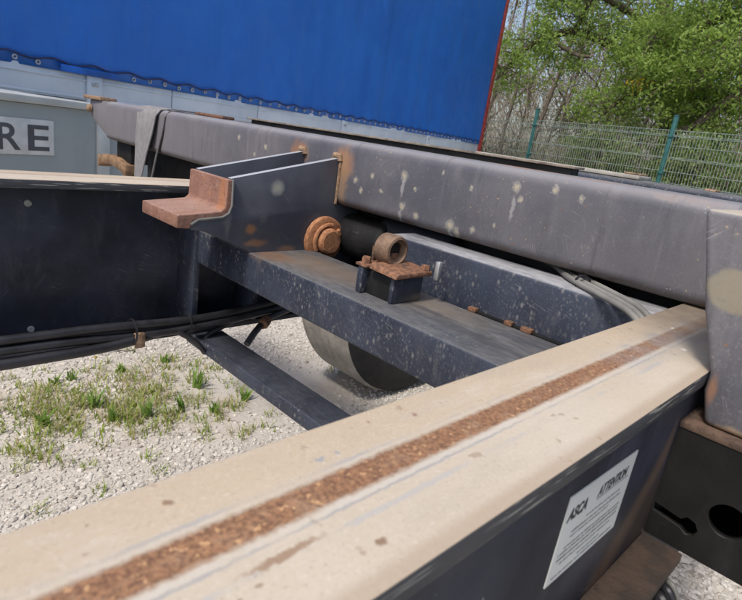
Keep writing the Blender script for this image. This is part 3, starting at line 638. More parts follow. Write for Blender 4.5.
PL = thing('timber_plank', 'pale weathered timber plank lying across the rear crossbeam', 'plank', W(12.4, 5.6, -.12))
MB().prism([W(12.05, 4.45, -.118), W(12.75, 4.45, -.118), W(12.75, 4.45, -.035), W(12.05, 4.45, -.035)], [W(12.05, 8.6, -.118), W(12.75, 8.6, -.118), W(12.75, 8.6, -.03), W(12.05, 8.6, -.03)]).build('board', plain('weathered_timber', (.36, .34, .30), .9, .25, 9), PL, .003)
MB().cbox((12.2, 4.5, -.034), (12.6, 4.85, .01)).build('block', M_rust_tan, PL, .004)
BK = MB().prism([W(u, 3.05, z) for u, z in [(12.2, -.124), (12.6, -.124), (12.55, -.085), (12.25, -.085)]], [W(u, 3.25, z) for u, z in [(12.2, -.124), (12.6, -.124), (12.55, -.085), (12.25, -.085)]]).build('rust_chip', M_rust_tan, None, .002)
tag(BK, 'small rusty metal chip on top of the rear crossbeam', 'chip')

# ------------------------------------------------------------------ blue curtain-sided trailer
TE = Vector((9.88, 7.03, 0)); TD = Vector((-.961, -.277, 0)).normalized(); TN = Vector((.277, -.961, 0)).normalized()
def T(s, d, z): p = TE + TD*s + TN*d; return (p.x, p.y, CAMZ+z)
k = Mat('tarpaulin_blue', .42); k.base((.009, .125, .51), (.012, .145, .57), 1.2)
k.over(k.rng(k.noise(1.4, 5, .6, k.mapped((1, 1, .35))), .45, .8, 0, .45), (.016, .17, .62))
k.over(k.rng(k.noise(9, 5, .6, k.mapped((3, 3, .4))), .5, .8, 0, .3), (.005, .085, .40))
k.over(k.rng(k.noise(26, 4), .63, .72, 0, .3), (.10, .20, .48))
k.over(k.math('MULTIPLY', k.rng(k.voro(9, k.mapped((1, 1, .2)), 'DISTANCE_TO_EDGE'), 0, .006, .5, 0), k.rng(k.noise(3), .5, .6)), (.09, .20, .50))
k.rough(k.rng(k.noise(5), .3, .7, .35, .55)); k.bump(k.noise(2.2, 3), .4, .04); k.bump(k.noise(1, 4, .6, k.mapped((5, 5, .5))), .3, .012); k.bump(k.noise(1, 3, .5, k.mapped((.7, .7, 7), rot=(.2, .1, 0))), .25, .012); k.over(k.rng(k.noise(4, 6, .7, k.mapped((1.5, 1.5, .5))), .52, .75, 0, .35), (.05, .15, .40)); k.bump(k.noise(240, 2), .08, .001)
M_tarp = k.done()
M_tarp2 = plain('tarpaulin_hem', (.007, .11, .48), .5, .3, 6)
k = Mat('aluminium_board', .5, .0); k.base((.56, .62, .70), (.64, .69, .75), 3); k.over(k.rng(k.noise(6, 6, .65, k.mapped((1, 1, .3))), .5, .8, 0, .45), (.40, .43, .47)); k.rough(k.rng(k.noise(9), .3, .7, .4, .6)); M_board = k.done()
M_red = plain('paint_red', (.42, .05, .045), .5, .25)
M_white = plain('paint_white', (.62, .62, .60), .5, .12)
M_rope = plain('lacing_cord', (.02, .03, .10), .7, .3)
M_zinc = plain('zinc_hook', (.42, .43, .45), .45, .25, 60, .4)
BT = thing('curtain_trailer', 'blue curtain sided semi trailer with grey lower boards parked by the fence', 'trailer', (TE+TD*6).to_tuple())
ns, nz = 240, 30; V_ = []
for j in range(nz+1):
    for i in range(ns+1):
        s = 13.5*i/ns; t = j/nz; z = .117 + 3.1*t
        d = .012*mnoise.noise(Vector((s*1.1, t*1.5, 0))) + .010*math.sin(s*3.1+math.sin(s))*(1-t)**2 + (.010*mnoise.noise(Vector((s*4, t*6, 3))))
        if t < .10: d += .006*math.sin(s*2*math.pi/.30)*(1-t*10)
        V_.append(T(s, d+.03, z))
F_ = [(j*(ns+1)+i, j*(ns+1)+i+1, (j+1)*(ns+1)+i+1, (j+1)*(ns+1)+i) for j in range(nz) for i in range(ns)]
cur = raw('curtain', V_, F_, 4, M_tarp, BT, True)
md = cur.modifiers.new('thick', 'SOLIDIFY'); md.thickness = .003
def Tbox(name, a, b, mat, par, bev=.003):
    P = [T(a[0], a[1], a[2]), T(b[0], a[1], a[2]), T(b[0], b[1], a[2]), T(a[0], b[1], a[2])]
    Q = [T(a[0], a[1], b[2]), T(b[0], a[1], b[2]), T(b[0], b[1], b[2]), T(a[0], b[1], b[2])]
    return MB().prism(P, Q).build(name, mat, par, bev)
for s in (4.35,): Tbox('curtain_seam', (s, .033, .2), (s+.30, .040, 3.2), M_tarp, cur, .001)
# lower boards, posts, lacing
joints = [0, 2.6, 5.2, 6.85, 7.95, 8.72, 10.6, 13.5]
for a, b_ in zip(joints[:-1], joints[1:]):
    bd = Tbox('side_board', (a+.006, -.02, -.058), (b_-.006, .022, .135), M_board, BT, .004)
    Tbox('board_rib', (a+.008, .0225, .075), (b_-.008, .030, .088), M_board, bd, .003)
    Tbox('board_rib', (a+.008, .0225, -.045), (b_-.008, .030, -.030), M_board, bd, .003)
for s in (8.62, 2.52, 5.15):
    ps = Tbox('side_post', (s, .023, -.075), (s+.12, .040, .120), M_board, BT, .004); Tbox('post_latch', (s+.035, .041, .05), (s+.085, .048, .075), M_zinc, ps, .002)
Tbox('curtain_buckle', (8.50, .045, .118), (8.95, .062, .165), M_tarp2, BT, .004)
Tbox('floor_rail', (0, -.10, -.16), (13.5, .012, -.062), M_board, BT, .004)
Tbox('floor_lip', (8.75, -.03, -.088), (13.5, .055, -.062), plain('lip_beige', (.50, .47, .40), .6, .15), BT, .003)
rp = [Vector(T(s, .052+.004*math.sin(s*21), .178+.012*math.cos(s*2*math.pi/.30))) for s in np.arange(.1, 13.4, .05)]
MB().tube(rp, .0065, 6).build('lacing_cord', M_rope, BT)
for i, s in enumerate(np.arange(.25, 11.5, .15)):
    if 8.45 < s < 9.0: continue
    c = Vector(T(float(s), .046, .150+.006*math.sin(i*1.7)))
    ey = MB().lathe(c, tuple(TN), [(.0075, 0), (.010, .004), (.014, .005), (.018, .002), (.018, -.004)], 14).build('eyelet', M_zinc, BT)
Tbox('rear_post', (-.17, -.06, -.16), (-.012, .045, 3.25), M_red, BT, .004)
Tbox('rear_post_trim', (-.20, -.06, -.16), (-.172, .03, 3.25), M_white, BT, .003)
Tbox('roof', (-.1, -2.5, 3.21), (13.6, .06, 3.33), M_board, BT, .01)
Tbox('far_curtain', (0, -2.5, -.06), (13.5, -2.46, 3.20), M_tarp2, BT, .005)
Tbox('front_wall', (13.51, -2.5, -.16), (13.56, .03, 3.20), M_board, BT, .005)
Tbox('rear_door', (-.07, -2.45, -.16), (-.02, -.07, 3.20), M_board, BT, .005)
Tbox('floor', (0, -2.45, -.16), (13.5, -.11, -.07), M_black, BT, .005)
for d in (-.75, -1.75): Tbox('chassis_rail', (.3, d-.06, -.42), (12.8, d+.06, -.165), M_black, BT, .005)
def twheel(s, d, par):
    c = Vector(T(s, d, 0)); c.z = .47
    ty = MB().lathe(c, tuple(TN), [(.28, -.15), (.36, -.165), (.44, -.15), (.47, -.12), (.47, .12), (.44, .15), (.36, .165), (.28, .15)], 40).build('wheel', M_tyre, par, 0, 2, 50)
    MB().lathe(c, tuple(TN), [(0, .03), (.10, .03), (.14, .06), (.25, .09), (.281, .14), (.281, -.14), (0, -.14)], 32).build('rim', M_alu, ty)
for s in (2.4, 3.7, 5.0):
    for d in (-.22, -2.25): twheel(s, d, BT)
    MB().tube([T(s, -.3, .47-CAMZ), T(s, -2.2, .47-CAMZ)], .06, 12).build('axle', M_black, BT)
    Tbox('axle_hanger', (s-.06, -.8, .45-CAMZ), (s+.06, -.7, -.41), M_black, BT); Tbox('axle_hanger', (s-.06, -1.8, .45-CAMZ), (s+.06, -1.7, -.41), M_black, BT)
for d in (-.5, -2.0):
    Tbox('landing_leg', (10.9, d-.06, .02-CAMZ), (11.02, d+.06, -.161), M_black, BT); Tbox('leg_foot', (10.82, d-.12, -CAMZ), (11.1, d+.12, .019-CAMZ), M_black, BT)

# ------------------------------------------------------------------ grey steel container box with lettering
k = Mat('paint_grey_green', .55); k.base((.30, .325, .318), (.335, .355, .345), 3); k.over(k.rng(k.noise(7, 6, .6, k.mapped((1, 1, .3))), .52, .8, 0, .4), (.20, .21, .205)); M_gbox = k.done()
M_gtrim = plain('paint_pale_grey', (.45, .46, .44), .55, .12, 6)
GE = Vector((1.075, 3.165, 0)); GD = Vector((-.955, -.297, 0)).normalized(); GN = Vector((.297, -.955, 0)).normalized()
def Gp(s, d, z): p = GE + GD*s + GN*d; return (p.x, p.y, CAMZ+z)
GB = thing('storage_box', 'grey green steel storage box lettered RE between the two trailers', 'box', (GE+GD*1.2-GN*.45).to_tuple())
def Gbox(name, a, b, mat, par, bev=.003):
    P = [Gp(a[0], a[1], a[2]), Gp(b[0], a[1], a[2]), Gp(b[0], b[1], a[2]), Gp(a[0], b[1], a[2])]
    Q = [Gp(a[0], a[1], b[2]), Gp(b[0], a[1], b[2]), Gp(b[0], b[1], b[2]), Gp(a[0], b[1], b[2])]
    return MB().prism(P, Q).build(name, mat, par, bev)
bd = Gbox('body', (.0, -.85, -CAMZ+.10), (2.6, 0, -.085), M_gbox, GB, .004)
Gbox('top_rail', (-.02, -.87, -.084), (2.62, .025, -.05), M_gtrim, GB, .006)
Gbox('corner_post', (-.075, -.05, -CAMZ+.10), (-.002, .012, -.086), M_gtrim, GB, .005)
Gbox('side_panel', (-.42, -.82, -CAMZ+.10), (-.076, -.03, -.13), M_gbox, GB, .004)
for s in (.1, 2.4): Gbox('skid', (s, -.8, -CAMZ), (s+.1, -.05, -CAMZ+.099), M_black, GB)
def onG(px, py, d=0):
    r = (px-371)*RGT + (py-300)*DWN + FPX*FWD; o_ = Vector((0, 0, CAMZ)); pl = GE + GN*d
    t = (pl-o_).dot(GN)/r.dot(GN); return o_ + r*t
def s_of(p): return (p-GE).dot(GD)
tr_, br_ = onG(52.5, 121), onG(54, 155.5); s0 = .5*(s_of(tr_)+s_of(br_)); z1 = tr_.z-CAMZ; z0 = br_.z-CAMZ
Gbox('sign_panel', (s0, .001, z0), (s0+1.35, .006, z1), M_white, GB, .001)
eb = onG(30, 150.5, .007); et = onG(29, 124.5, .007); cap = (et-eb).length
MLET = plain('letter_grey', (.075, .075, .085), .6, .15)
eR = onG(49, 152, .007); rL = onG(-2.5, 150, .007)
sc_ = cap/.729
def put(ch, px, py, pxr):
    p0 = onG(px, py, .0065); p1 = onG(pxr, py, .0065); p0.z = eb.z
    o_ = text_mesh('letter', ch, sc_, ((0, 0, 0), (1, 0, 0), (0, 1, 0), (0, 0, 1)), MLET, None, 0, .002, .001)
    xs = [v.co.x for v in o_.data.vertices]; ys = [v.co.y for v in o_.data.vertices]; x0, x1 = min(xs), max(xs); y0, y1 = min(ys), max(ys)
    wid = (p1-p0).dot(-GD); off = parent_loc(GB)
    for v in o_.data.vertices:
        c = p0 - GD*((v.co.x-x0)/(x1-x0)*wid) + Vector((0, 0, (v.co.y-y0)/(y1-y0)*cap)) + GN*v.co.z
        v.co = c - off
    o_.parent = GB
put('E', 28.5, 151, 49.5); put('R', -2, 150, 21)

# ------------------------------------------------------------------ welded mesh fence
k = Mat('fence_green', .5); k.base((.018, .085, .078), (.03, .115, .105), 8); M_fgreen = k.done()
M_wire = plain('fence_wire', (.23, .285, .26), .55, .2)
FP = Vector((10.62, 6.24, 0)); FS = Vector((-.66, -2.88, 0)); fd = FS.normalized(); fn = Vector((fd.y, -fd.x, 0))
wire_mesh = None
FL = ['mesh fence panel hidden behind the middle of the blue trailer', 'mesh fence panel passing behind the tail of the blue trailer', 'mesh fence panel with green post nearest the blue trailer tail', 'mesh fence panel whose green post stands below the oak trunk', 'mesh fence panel beyond the post below the oak trunk']
for i_ in range(-2, 3):
    base = FP + FS*i_
    fo = thing('fence_panel', FL[i_+2], 'fence', base.to_tuple(), 'mesh fence panels along the edge of the yard')
    p = MB()
    for sgn in (0,):
        a, b_ = base - fd*.03 - fn*.03, base + fd*.03 + fn*.03
        P = [base+fd*.03+fn*.03, base-fd*.03+fn*.03, base-fd*.03-fn*.03, base+fd*.03-fn*.03]
        p.prism(P, [q+Vector((0, 0, 2.10)) for q in P])
    p.build('post', M_fgreen, fo, .006)
    MB().prism([q+Vector((0, 0, 2.101)) for q in P], [q+Vector((0, 0, 2.125)) for q in P]).build('post_cap', M_fgreen, fo, .006)
    for z in (.6, 1.2, 1.78):
        c = base + Vector((0, 0, z)); P2 = [c+fd*.045+fn*.045, c-fd*.045+fn*.045, c-fd*.045-fn*.045, c+fd*.045-fn*.045]
        MB().prism(P2, [q+Vector((0, 0, .035)) for q in P2]).build('clamp', M_fgreen, fo, .003)
    mw = MB(); L_ = FS.length
    def bar(a, b_, r):
        a = Vector(a); b_ = Vector(b_); t = (b_-a).normalized(); x = t.cross(fn).normalized()*r; y = fn*r
        mw.prism([a+x, a+y, a-x, a-y], [b_+x, b_+y, b_-x, b_-y])
    for q in np.arange(.04, L_-.02, .05):
        c = base + fd*float(q); bar(c+Vector((0, 0, .05)), c+Vector((0, 0, 1.90)), .0034)
    for z in (.06, .25, .27, .45, .65, .67, .85, 1.05, 1.07, 1.25, 1.45, 1.47, 1.65, 1.80, 1.82, 1.89):
        c = base + fn*.006 + Vector((0, 0, z)); bar(c+fd*.03, c+fd*(L_-.03), .0036)
    mw.build('wire_mesh', M_wire, fo, 0)

# ------------------------------------------------------------------ wood behind the fence
def leafmat(name, cols, trans=.35, rough=.55):
    m_ = bpy.data.materials.new(name); m_.use_nodes = True; t = m_.node_tree; b_ = t.nodes['Principled BSDF']; b_.inputs['Roughness'].default_value = rough
    g_ = t.nodes.new('ShaderNodeNewGeometry'); r_ = t.nodes.new('ShaderNodeValToRGB')
    el = r_.color_ramp.elements
    for i, c in enumerate(cols):
        e = el[i] if i < 2 else el.new(1)
        e.position = i/(len(cols)-1); e.color = (*c, 1)
    t.links.new(g_.outputs['Random Per Island'], r_.inputs[0]); t.links.new(r_.outputs[0], b_.inputs['Base Color'])
    if trans:
        tl = t.nodes.new('ShaderNodeBsdfTranslucent'); mx = t.nodes.new('ShaderNodeMixShader'); mx.inputs[0].default_value = trans
        t.links.new(r_.outputs[0], tl.inputs[0]); out = t.nodes['Material Output']
        t.links.new(b_.outputs[0], mx.inputs[1]); t.links.new(tl.outputs[0], mx.inputs[2]); t.links.new(mx.outputs[0], out.inputs[0])
    return m_
M_leaf = leafmat('oak_leaves', [(.18, .27, .05), (.25, .37, .07), (.32, .44, .095), (.39, .49, .14)], .62)
M_leaf2 = leafmat('shade_leaves', [(.12, .18, .04), (.16, .23, .055), (.20, .27, .075), (.24, .27, .10)], .55)
M_leaf3 = leafmat('pale_buds', [(.17, .20, .07), (.22, .24, .09), (.24, .22, .13), (.20, .23, .08)], .5)
M_blossom = leafmat('yellow_blossom', [(.45, .33, .02), (.55, .42, .04)], .3)
def barkmat(name, a, b_):
    k = Mat(name, .9); k.base(a, b_, 9, .3, .7); k.over(k.rng(k.noise(30, 4, .6, k.mapped((1, 1, .2))), .5, .7, 0, .6), tuple(q*.4 for q in a)); k.bump(k.noise(25, 4, .6, k.mapped((1, 1, .25))), .5, .02); return k.done()
M_bark = barkmat('bark_dark', (.070, .052, .038), (.12, .095, .07))
M_bark2 = barkmat('bark_grey', (.13, .105, .085), (.19, .16, .13))
M_twig = barkmat('bare_twigs', (.25, .205, .16), (.34, .285, .23))

def leaves_np(cent, size, r, flat=0.0):
    N = len(cent); c = np.asarray(cent)
    a = r.normal(size=(N, 3)); a /= np.linalg.norm(a, axis=1)[:, None]
    b_ = r.normal(size=(N, 3)); b_[:, 2] *= (1-flat); b_ -= a*(a*b_).sum(1)[:, None]; b_ /= np.linalg.norm(b_, axis=1)[:, None]
    n_ = np.cross(a, b_); s = (size*r.uniform(.6, 1.35, N))[:, None]
    V = np.stack([c-a*s, c+b_*s*.45+n_*s*.12, c+a*s*.9, c-b_*s*.45+n_*s*.12], 1).reshape(-1, 3)
    return V, np.arange(4*N).reshape(-1, 4)
def bendpath(a, b_, sag, r, n_=7, jit=.06):
    a, b_ = Vector(a), Vector(b_); L_ = (b_-a).length; out = []
    for i in range(n_):
        t = i/(n_-1); p = a.lerp(b_, t); j = jit*L_*math.sin(math.pi*t)
        out.append(p + Vector((r.uniform(-j, j), r.uniform(-j, j), r.uniform(-j, j)+sag*math.sin(math.pi*t))))
    return out
class Tree:
    def __init__(s, seed): s.r = random.Random(seed); s.np = np.random.default_rng(seed); s.mb = MB(); s.tips = []
    def limb(s, pts, r0, r1, n=8, sides=8):
        P = spline(pts, n); s.mb.tube(P, [r0+(r1-r0)*i/(len(P)-1) for i in range(len(P))], sides, True); return P
    def twigs(s, P, count, length, rad, droop=.0, upb=.3, t0=.15, sub=2):
        for _ in range(count):
            i = int(s.r.uniform(t0, 1)*(len(P)-1)); p = P[i]
            d = Vector((s.r.gauss(0, 1), s.r.gauss(0, 1), s.r.gauss(0, .7)+upb)).normalized()*length*s.r.uniform(.5, 1.25)
            Q = bendpath(p, p+d+Vector((0, 0, -droop*length)), s.r.uniform(0, .15)*length, s.r, 5, .12)
            s.mb.tube(Q, [rad*(1-.8*j/4) for j in range(5)], 4, False)
            s.tips.append((Q[2], Q[4]))
            for _ in range(sub):
                j = s.r.randint(2, 4); q = Q[j]; e = Vector((s.r.gauss(0, 1), s.r.gauss(0, 1), s.r.gauss(0, .8)+.1)).normalized()*length*.45*s.r.uniform(.5, 1.2)
                K = bendpath(q, q+e, 0, s.r, 3, .1); s.mb.tube(K, [rad*.4, rad*.3, rad*.15], 3, False); s.tips.append((K[1], K[2]))
    def finish(s, name, label, group, loc, bark, leafm, per, spread, size, flat=.3, skip=0.0, cat='tree'):
        root = thing(name, label, cat, (loc[0], loc[1], 0), group)
        s.mb.build('trunk', bark, root, 0, 2, 60)
        if per:
            cs = []
            for a, b_ in s.tips:
                if s.r.random() < skip: continue
                m_ = int(per*s.r.uniform(.5, 1.5)); t = s.np.uniform(.2, 1.1, (m_, 1)); a_ = np.array(a); bb = np.array(b_)
                cs.append(a_+(bb-a_)*t + s.np.normal(0, spread, (m_, 3))*np.array([1, 1, .55]))
            cs = np.concatenate(cs); cs = cs[cs[:, 2] > .1]
            V, F = leaves_np(cs, size, s.np, flat); raw('crown', V, F, 4, leafm, root)
        return root

# spreading oak with the long bough over the fence
t = Tree(11); g0 = at(672, 150, 15.5); g0.z = -.1
tp = t.limb([g0, at(672, 120, 15.5), at(668, 70, 15.4), at(664, 20, 15.3), at(668, -60, 15.2), at(655, -150, 15)], .30, .13)
b1 = t.limb([at(667, 78, 15.4), at(640, 62, 15.0), at(607, 43, 14.6), at(575, 32, 14.2), at(547, 37, 13.9), at(524, 50, 13.7), at(506, 68, 13.6), at(496, 80, 13.5)], .13, .035)
b2 = t.limb([at(549, 36, 13.9), at(563, 47, 13.7), at(577, 55, 13.5), at(592, 57, 13.4)], .06, .03)
b3 = t.limb([at(575, 32, 14.2), at(585, 10, 14), at(600, -15, 13.8), at(610, -50, 13.7)], .06, .02)
b4 = t.limb([at(667, 50, 15.4), at(640, 20, 14.6), at(600, -5, 14), at(560, -20, 13.5), at(520, -20, 13.2)], .11, .03)
b5 = t.limb([at(668, 60, 15.4), at(700, 30, 14.4), at(735, 15, 13.6), at(780, 20, 13)], .12, .03)
b6 = t.limb([at(670, 90, 15.4), at(690, 95, 14.2), at(705, 115, 13.4), at(712, 135, 13)], .07, .02)
b7 = t.limb([at(668, 85, 15.4), at(645, 90, 14.2), at(620, 100, 13.4), at(600, 118, 12.9)], .07, .02)
b8 = t.limb([at(666, 60, 15.4), at(655, 40, 14), at(648, 45, 13), at(640, 70, 12.6)], .07, .02)
for P, c, L_ in ((b1, 46, 1.0), (b2, 8, .6), (b3, 16, .9), (b4, 50, 1.0), (b5, 50, 1.0), (b6, 40, .8), (b7, 46, .8), (b8, 40, .8), (tp, 50, 1.5)):
    t.twigs(P, c, L_, .014, .12, .15, .12, 2)
t.finish('oak_tree', 'spreading oak with fresh light green leaves and long bough above the fence', None, g0, M_bark, M_leaf, 44, .13, .044, .35, .16)
# second oak, trunk outside the picture, heavy low bough
t = Tree(12); g0 = at(830, 160, 13.5); g0.z = -.1
tp = t.limb([g0, at(822, 120, 13.5), at(810, 60, 13.4), at(800, -20, 13.3), at(805, -120, 13.2)], .34, .15)
b1 = t.limb([at(818, 60, 13.4), at(775, 75, 13.2), at(742, 92, 13.0), at(715, 112, 12.9), at(690, 128, 12.9), at(665, 133, 13.0)], .17, .05)
b2 = t.limb([at(812, 20, 13.4), at(770, 25, 13), at(735, 45, 12.8), at(705, 75, 12.7), at(690, 90, 12.7)], .11, .03)
b3 = t.limb([at(805, 0, 13.4), at(770, -20, 13), at(730, -25, 12.8), at(690, -10, 12.7)], .10, .03)
for P, c, L_ in ((b1, 34, .8), (b2, 44, .9), (b3, 44, 1.0), (tp, 30, 1.5)): t.twigs(P, c, L_, .014, .12, .15, .1, 2)
t.finish('oak_tree', 'thick boughed oak leaning over the fence beside the spreading oak', None, g0, M_bark, M_leaf, 44, .13, .044, .35, .16)
# slender trees, mostly bare
spec = [(504, 18, .075, -.02), (513, 21, .06, .05), (524, 17, .08, .16), (541, 19, .065, .10), (553, 24, .09, .05), (566, 18, .05, .13), (592, 20, .07, .07), (612, 23, .08, -.05), (634, 19, .07, .08), (655, 22, .09, .02), (690, 18, .08, .1), (716, 21, .09, -.06), (738, 17.5, .07, .07), (480, 20, .08, .05), (765, 19, .08, 0)]
lab_ = ['slender dark trunk of a nearly bare tree at the trailer tail', 'thin bare tree leaning beside the trailer tail', 'forked dark trunk rising between the trailer and the first fence post', 'thin grey trunk behind the first fence post', 'tall pale bare tree deep in the wood', 'thin leaning sapling beneath the oak bough', 'bare tree beneath the bend of the oak bough', 'tall tree deep in the wood left of the oak trunk', 'thin tree just left of the oak trunk', 'distant tree hidden behind the oak trunk', 'thin tree just right of the oak trunk', 'distant tree behind the thick low bough', 'leaning tree under the thick low bough', 'slender tree hidden behind the blue trailer', 'slender tree beside the second oak']
for i, (px, dist, r0, lean) in enumerate(spec):
    t = Tree(40+i); g0 = at(px, 150, dist); g0.z = -.1; side = Vector((RGT.x, RGT.y, 0)).normalized(); hgt = t.r.uniform(6.5, 9)
    def q(zz, o_=0): return g0 + Vector((0, 0, zz)) + side*(lean*zz+o_) + Vector((t.r.uniform(-.1, .1), t.r.uniform(-.1, .1), 0))
    tp = t.limb([q(0), q(hgt*.2), q(hgt*.45), q(hgt*.7), q(hgt)], r0, r0*.25, 6, 7)
    for j in range(7):
        z_ = hgt*t.r.uniform(.18, .8); a_ = t.r.uniform(0, 6.28); d = Vector((math.cos(a_), math.sin(a_), t.r.uniform(.5, 1.3)))*t.r.uniform(.8, 1.9)
        p0 = min(tp, key=lambda v_: abs(v_.z-z_)); bp = t.limb([p0, p0+d*.5+Vector((0, 0, -.05)), p0+d], r0*.42, r0*.1, 4, 5)
        t.twigs(bp, 7, .8, .011, 0, .4, .2, 3)
    t.twigs(tp, 22, 1.1, .013, 0, .4, .12, 3)
    leafy = px > 575
    t.finish('slender_tree', lab_[i], 'slender trees in the wood', g0, M_bark if i % 3 else M_bark2, M_leaf2 if leafy else M_leaf3, 10 if leafy else 9, .13, .042 if leafy else .032, .3, .35 if leafy else .3)
# undergrowth: shrubs behind the fence
shr = [(548, 13.2, 1.4, 0), (600, 12.6, 1.9, 1), (625, 12.3, 2.0, 1), (650, 12.6, 1.8, 1), (690, 12.0, 2.0, 1), (715, 11.8, 1.7, 1), (740, 11.5, 1.5, 1), (575, 13.5, 1.5, 0), (520, 14, 1.5, 0), (495, 14, 1.4, 0), (770, 11, 1.6, 1)]
slab = ['twiggy brown shrub right behind the first fence post', 'leafy green shrub between the fence posts', 'tall green shrub left of the second fence post', 'green shrub close behind the second fence post', 'green shrub right of the second fence post', 'spreading green shrub under the thick bough', 'low green shrub under the thick bough', 'twiggy shrub under the long oak bough', 'bare shrub between trailer tail and first fence post', 'bare shrub behind the trailer tail', 'leafy shrub beside the second oak']
for i, (px, dist, hh, gr) in enumerate(shr):
    t = Tree(80+i); g0 = at(px, 150, dist); g0.z = 0
    for j in range(9):
        a_ = t.r.uniform(0, 6.28); e = g0 + Vector((math.cos(a_)*t.r.uniform(.2, .8), math.sin(a_)*t.r.uniform(.2, .8), hh*t.r.uniform(.6, 1.1)))
        P = t.limb([g0+Vector((t.r.uniform(-.1, .1), t.r.uniform(-.1, .1), -.05)), g0.lerp(e, .5)+Vector((0, 0, .1)), e], .022, .006, 4, 5); t.twigs(P, 9, .5, .007, 0, .3, .2, 2)
    t.finish('shrub', slab[i], 'shrubs behind the fence', g0, M_bark2, M_leaf2 if gr else M_leaf3, 14 if gr else 5, .10, .045 if gr else .035, .3, .1, 'shrub')
# thicket of bare twigs and the far wood, one mass
r = np.random.default_rng(5); n_ = 4200
px = r.uniform(430, 830, n_); dist = r.uniform(16, 34, n_); base_ = np.array([at(float(a), 150, float(d)) for a, d in zip(px, dist)])
z0_ = r.uniform(0, 4.5, n_)**1.0; base_[:, 2] = z0_
d = r.normal(0, .38, (n_, 3)); d[:, 2] = 1; L_ = r.uniform(.8, 2.6, n_); tip = base_ + d*L_[:, None]; rad_ = r.uniform(.006, .017, n_)
e1 = np.cross(d, np.array([1, .3, 0])); e1 /= np.linalg.norm(e1, axis=1)[:, None]; e2 = np.cross(d, e1); e2 /= np.linalg.norm(e2, axis=1)[:, None]
mid = (base_+tip)/2 + r.normal(0, .08, (n_, 3))
rings = []
for c, f_ in ((base_, 1.0), (mid, .75), (tip, .25)):
    for a_ in range(3): rings.append(c + (e1*math.cos(a_*2.094)+e2*math.sin(a_*2.094))*(rad_*f_)[:, None])
V = np.stack(rings, 1).reshape(-1, 3); b0 = (np.arange(n_)*9)[:, None]
F = np.concatenate([b0+np.array([[k_*3+a_, k_*3+(a_+1) % 3, (k_+1)*3+(a_+1) % 3, (k_+1)*3+a_]]) for k_ in range(2) for a_ in range(3)])
o = raw('thicket', V, F, 4, M_twig); tag(o, 'tangle of bare brown twigs filling the wood behind the fence', 'thicket', kind='stuff')
n_ = 16000; px = r.uniform(420, 840, n_); dist = r.uniform(22, 40, n_); cl = np.array([at(float(a), 150, float(d)) for a, d in zip(px, dist)])
cl[:, 2] = r.uniform(0, 1, n_)**.8*9
dens = np.array([mnoise.noise(Vector((a[0]*.5, a[1]*.5, a[2]*.55))) for a in cl]); keep = (dens > .02+.035*np.maximum(cl[:, 2]-1.5, 0)) | (cl[:, 2] < 1.0); cl = cl[keep]
V, F = leaves_np(cl, .09, r, .2); o = raw('far_foliage', V, F, 4, M_leaf3); tag(o, 'hazy olive foliage of the far wood', 'foliage', kind='stuff')
# yellow blossom spray hanging in front of the oak
bc = at(641, 84, 12.2); cs = []
for i in range(60): cs.append(np.array(at(float(r.uniform(628, 648)), float(r.normal(84, 3.0)), 12.2)) + r.normal(0, .05, 3))
V, F = leaves_np(np.array(cs), .035, r)
BL = thing('blossom_spray', 'small spray of yellow blossom hanging in front of the oak leaves', 'blossom', (bc.x, bc.y, bc.z))
raw('petals', V, F, 4, M_blossom, BL)['kind'] = 'stuff'
MB().tube(bendpath(at(655, 70, 12.4), at(630, 86, 12.2), .05, random.Random(1), 6, .05), .008, 5).build('stem', M_bark, BL)
# woodland floor beyond the fence
k = Mat('woodland_floor', .95); k.base((.10, .085, .05), (.06, .085, .025), 1.5); k.over(k.rng(k.noise(8), .5, .7, 0, .6), (.16, .12, .07)); k.bump(k.noise(10), .6, .05); M_floor = k.done()
a, b_ = FP+FS*-9-fn*-.4, FP+FS*12-fn*-.4
out_ = fn if (FP+fn).length > FP.length else -fn
a, b_ = FP+FS*-14+out_*.35, FP+FS*20+out_*.35
P = [a, b_, b_+out_*120, a+out_*120]
o = raw('woodland_floor', [(p.x, p.y, .006) for p in P], [(0, 1, 2, 3)], 4, M_floor); tag(o, 'leaf littered ground of the wood behind the fence', 'ground', kind='structure')

# ------------------------------------------------------------------ loose stones and weeds in the yard
k = Mat('limestone_chips', .95); g_ = k.n('ShaderNodeNewGeometry'); rp_ = g_.outputs['Random Per Island']
k.col = k.mix(rp_, (.63, .59, .535), (.40, .365, .315)); k.over(k.rng(rp_, .86, .95, 0, .8), (.24, .21, .18)); k.over(k.rng(k.noise(120, 3), .45, .7, 0, .4), (.36, .33, .28)); k.bump(k.noise(160), .3, .002); M_chip = k.done()
ph = (1+5**.5)/2
ico = np.array([(-1,ph,0),(1,ph,0),(-1,-ph,0),(1,-ph,0),(0,-1,ph),(0,1,ph),(0,-1,-ph),(0,1,-ph),(ph,0,-1),(ph,0,1),(-ph,0,-1),(-ph,0,1)])/1.9
icf = np.array([(0,11,5),(0,5,1),(0,1,7),(0,7,10),(0,10,11),(1,5,9),(5,11,4),(11,10,2),(10,7,6),(7,1,8),(3,9,4),(3,4,2),(3,2,6),(3,6,8),(3,8,9),(4,9,5),(2,4,11),(6,2,10),(8,6,7),(9,8,1)])
r = np.random.default_rng(9)
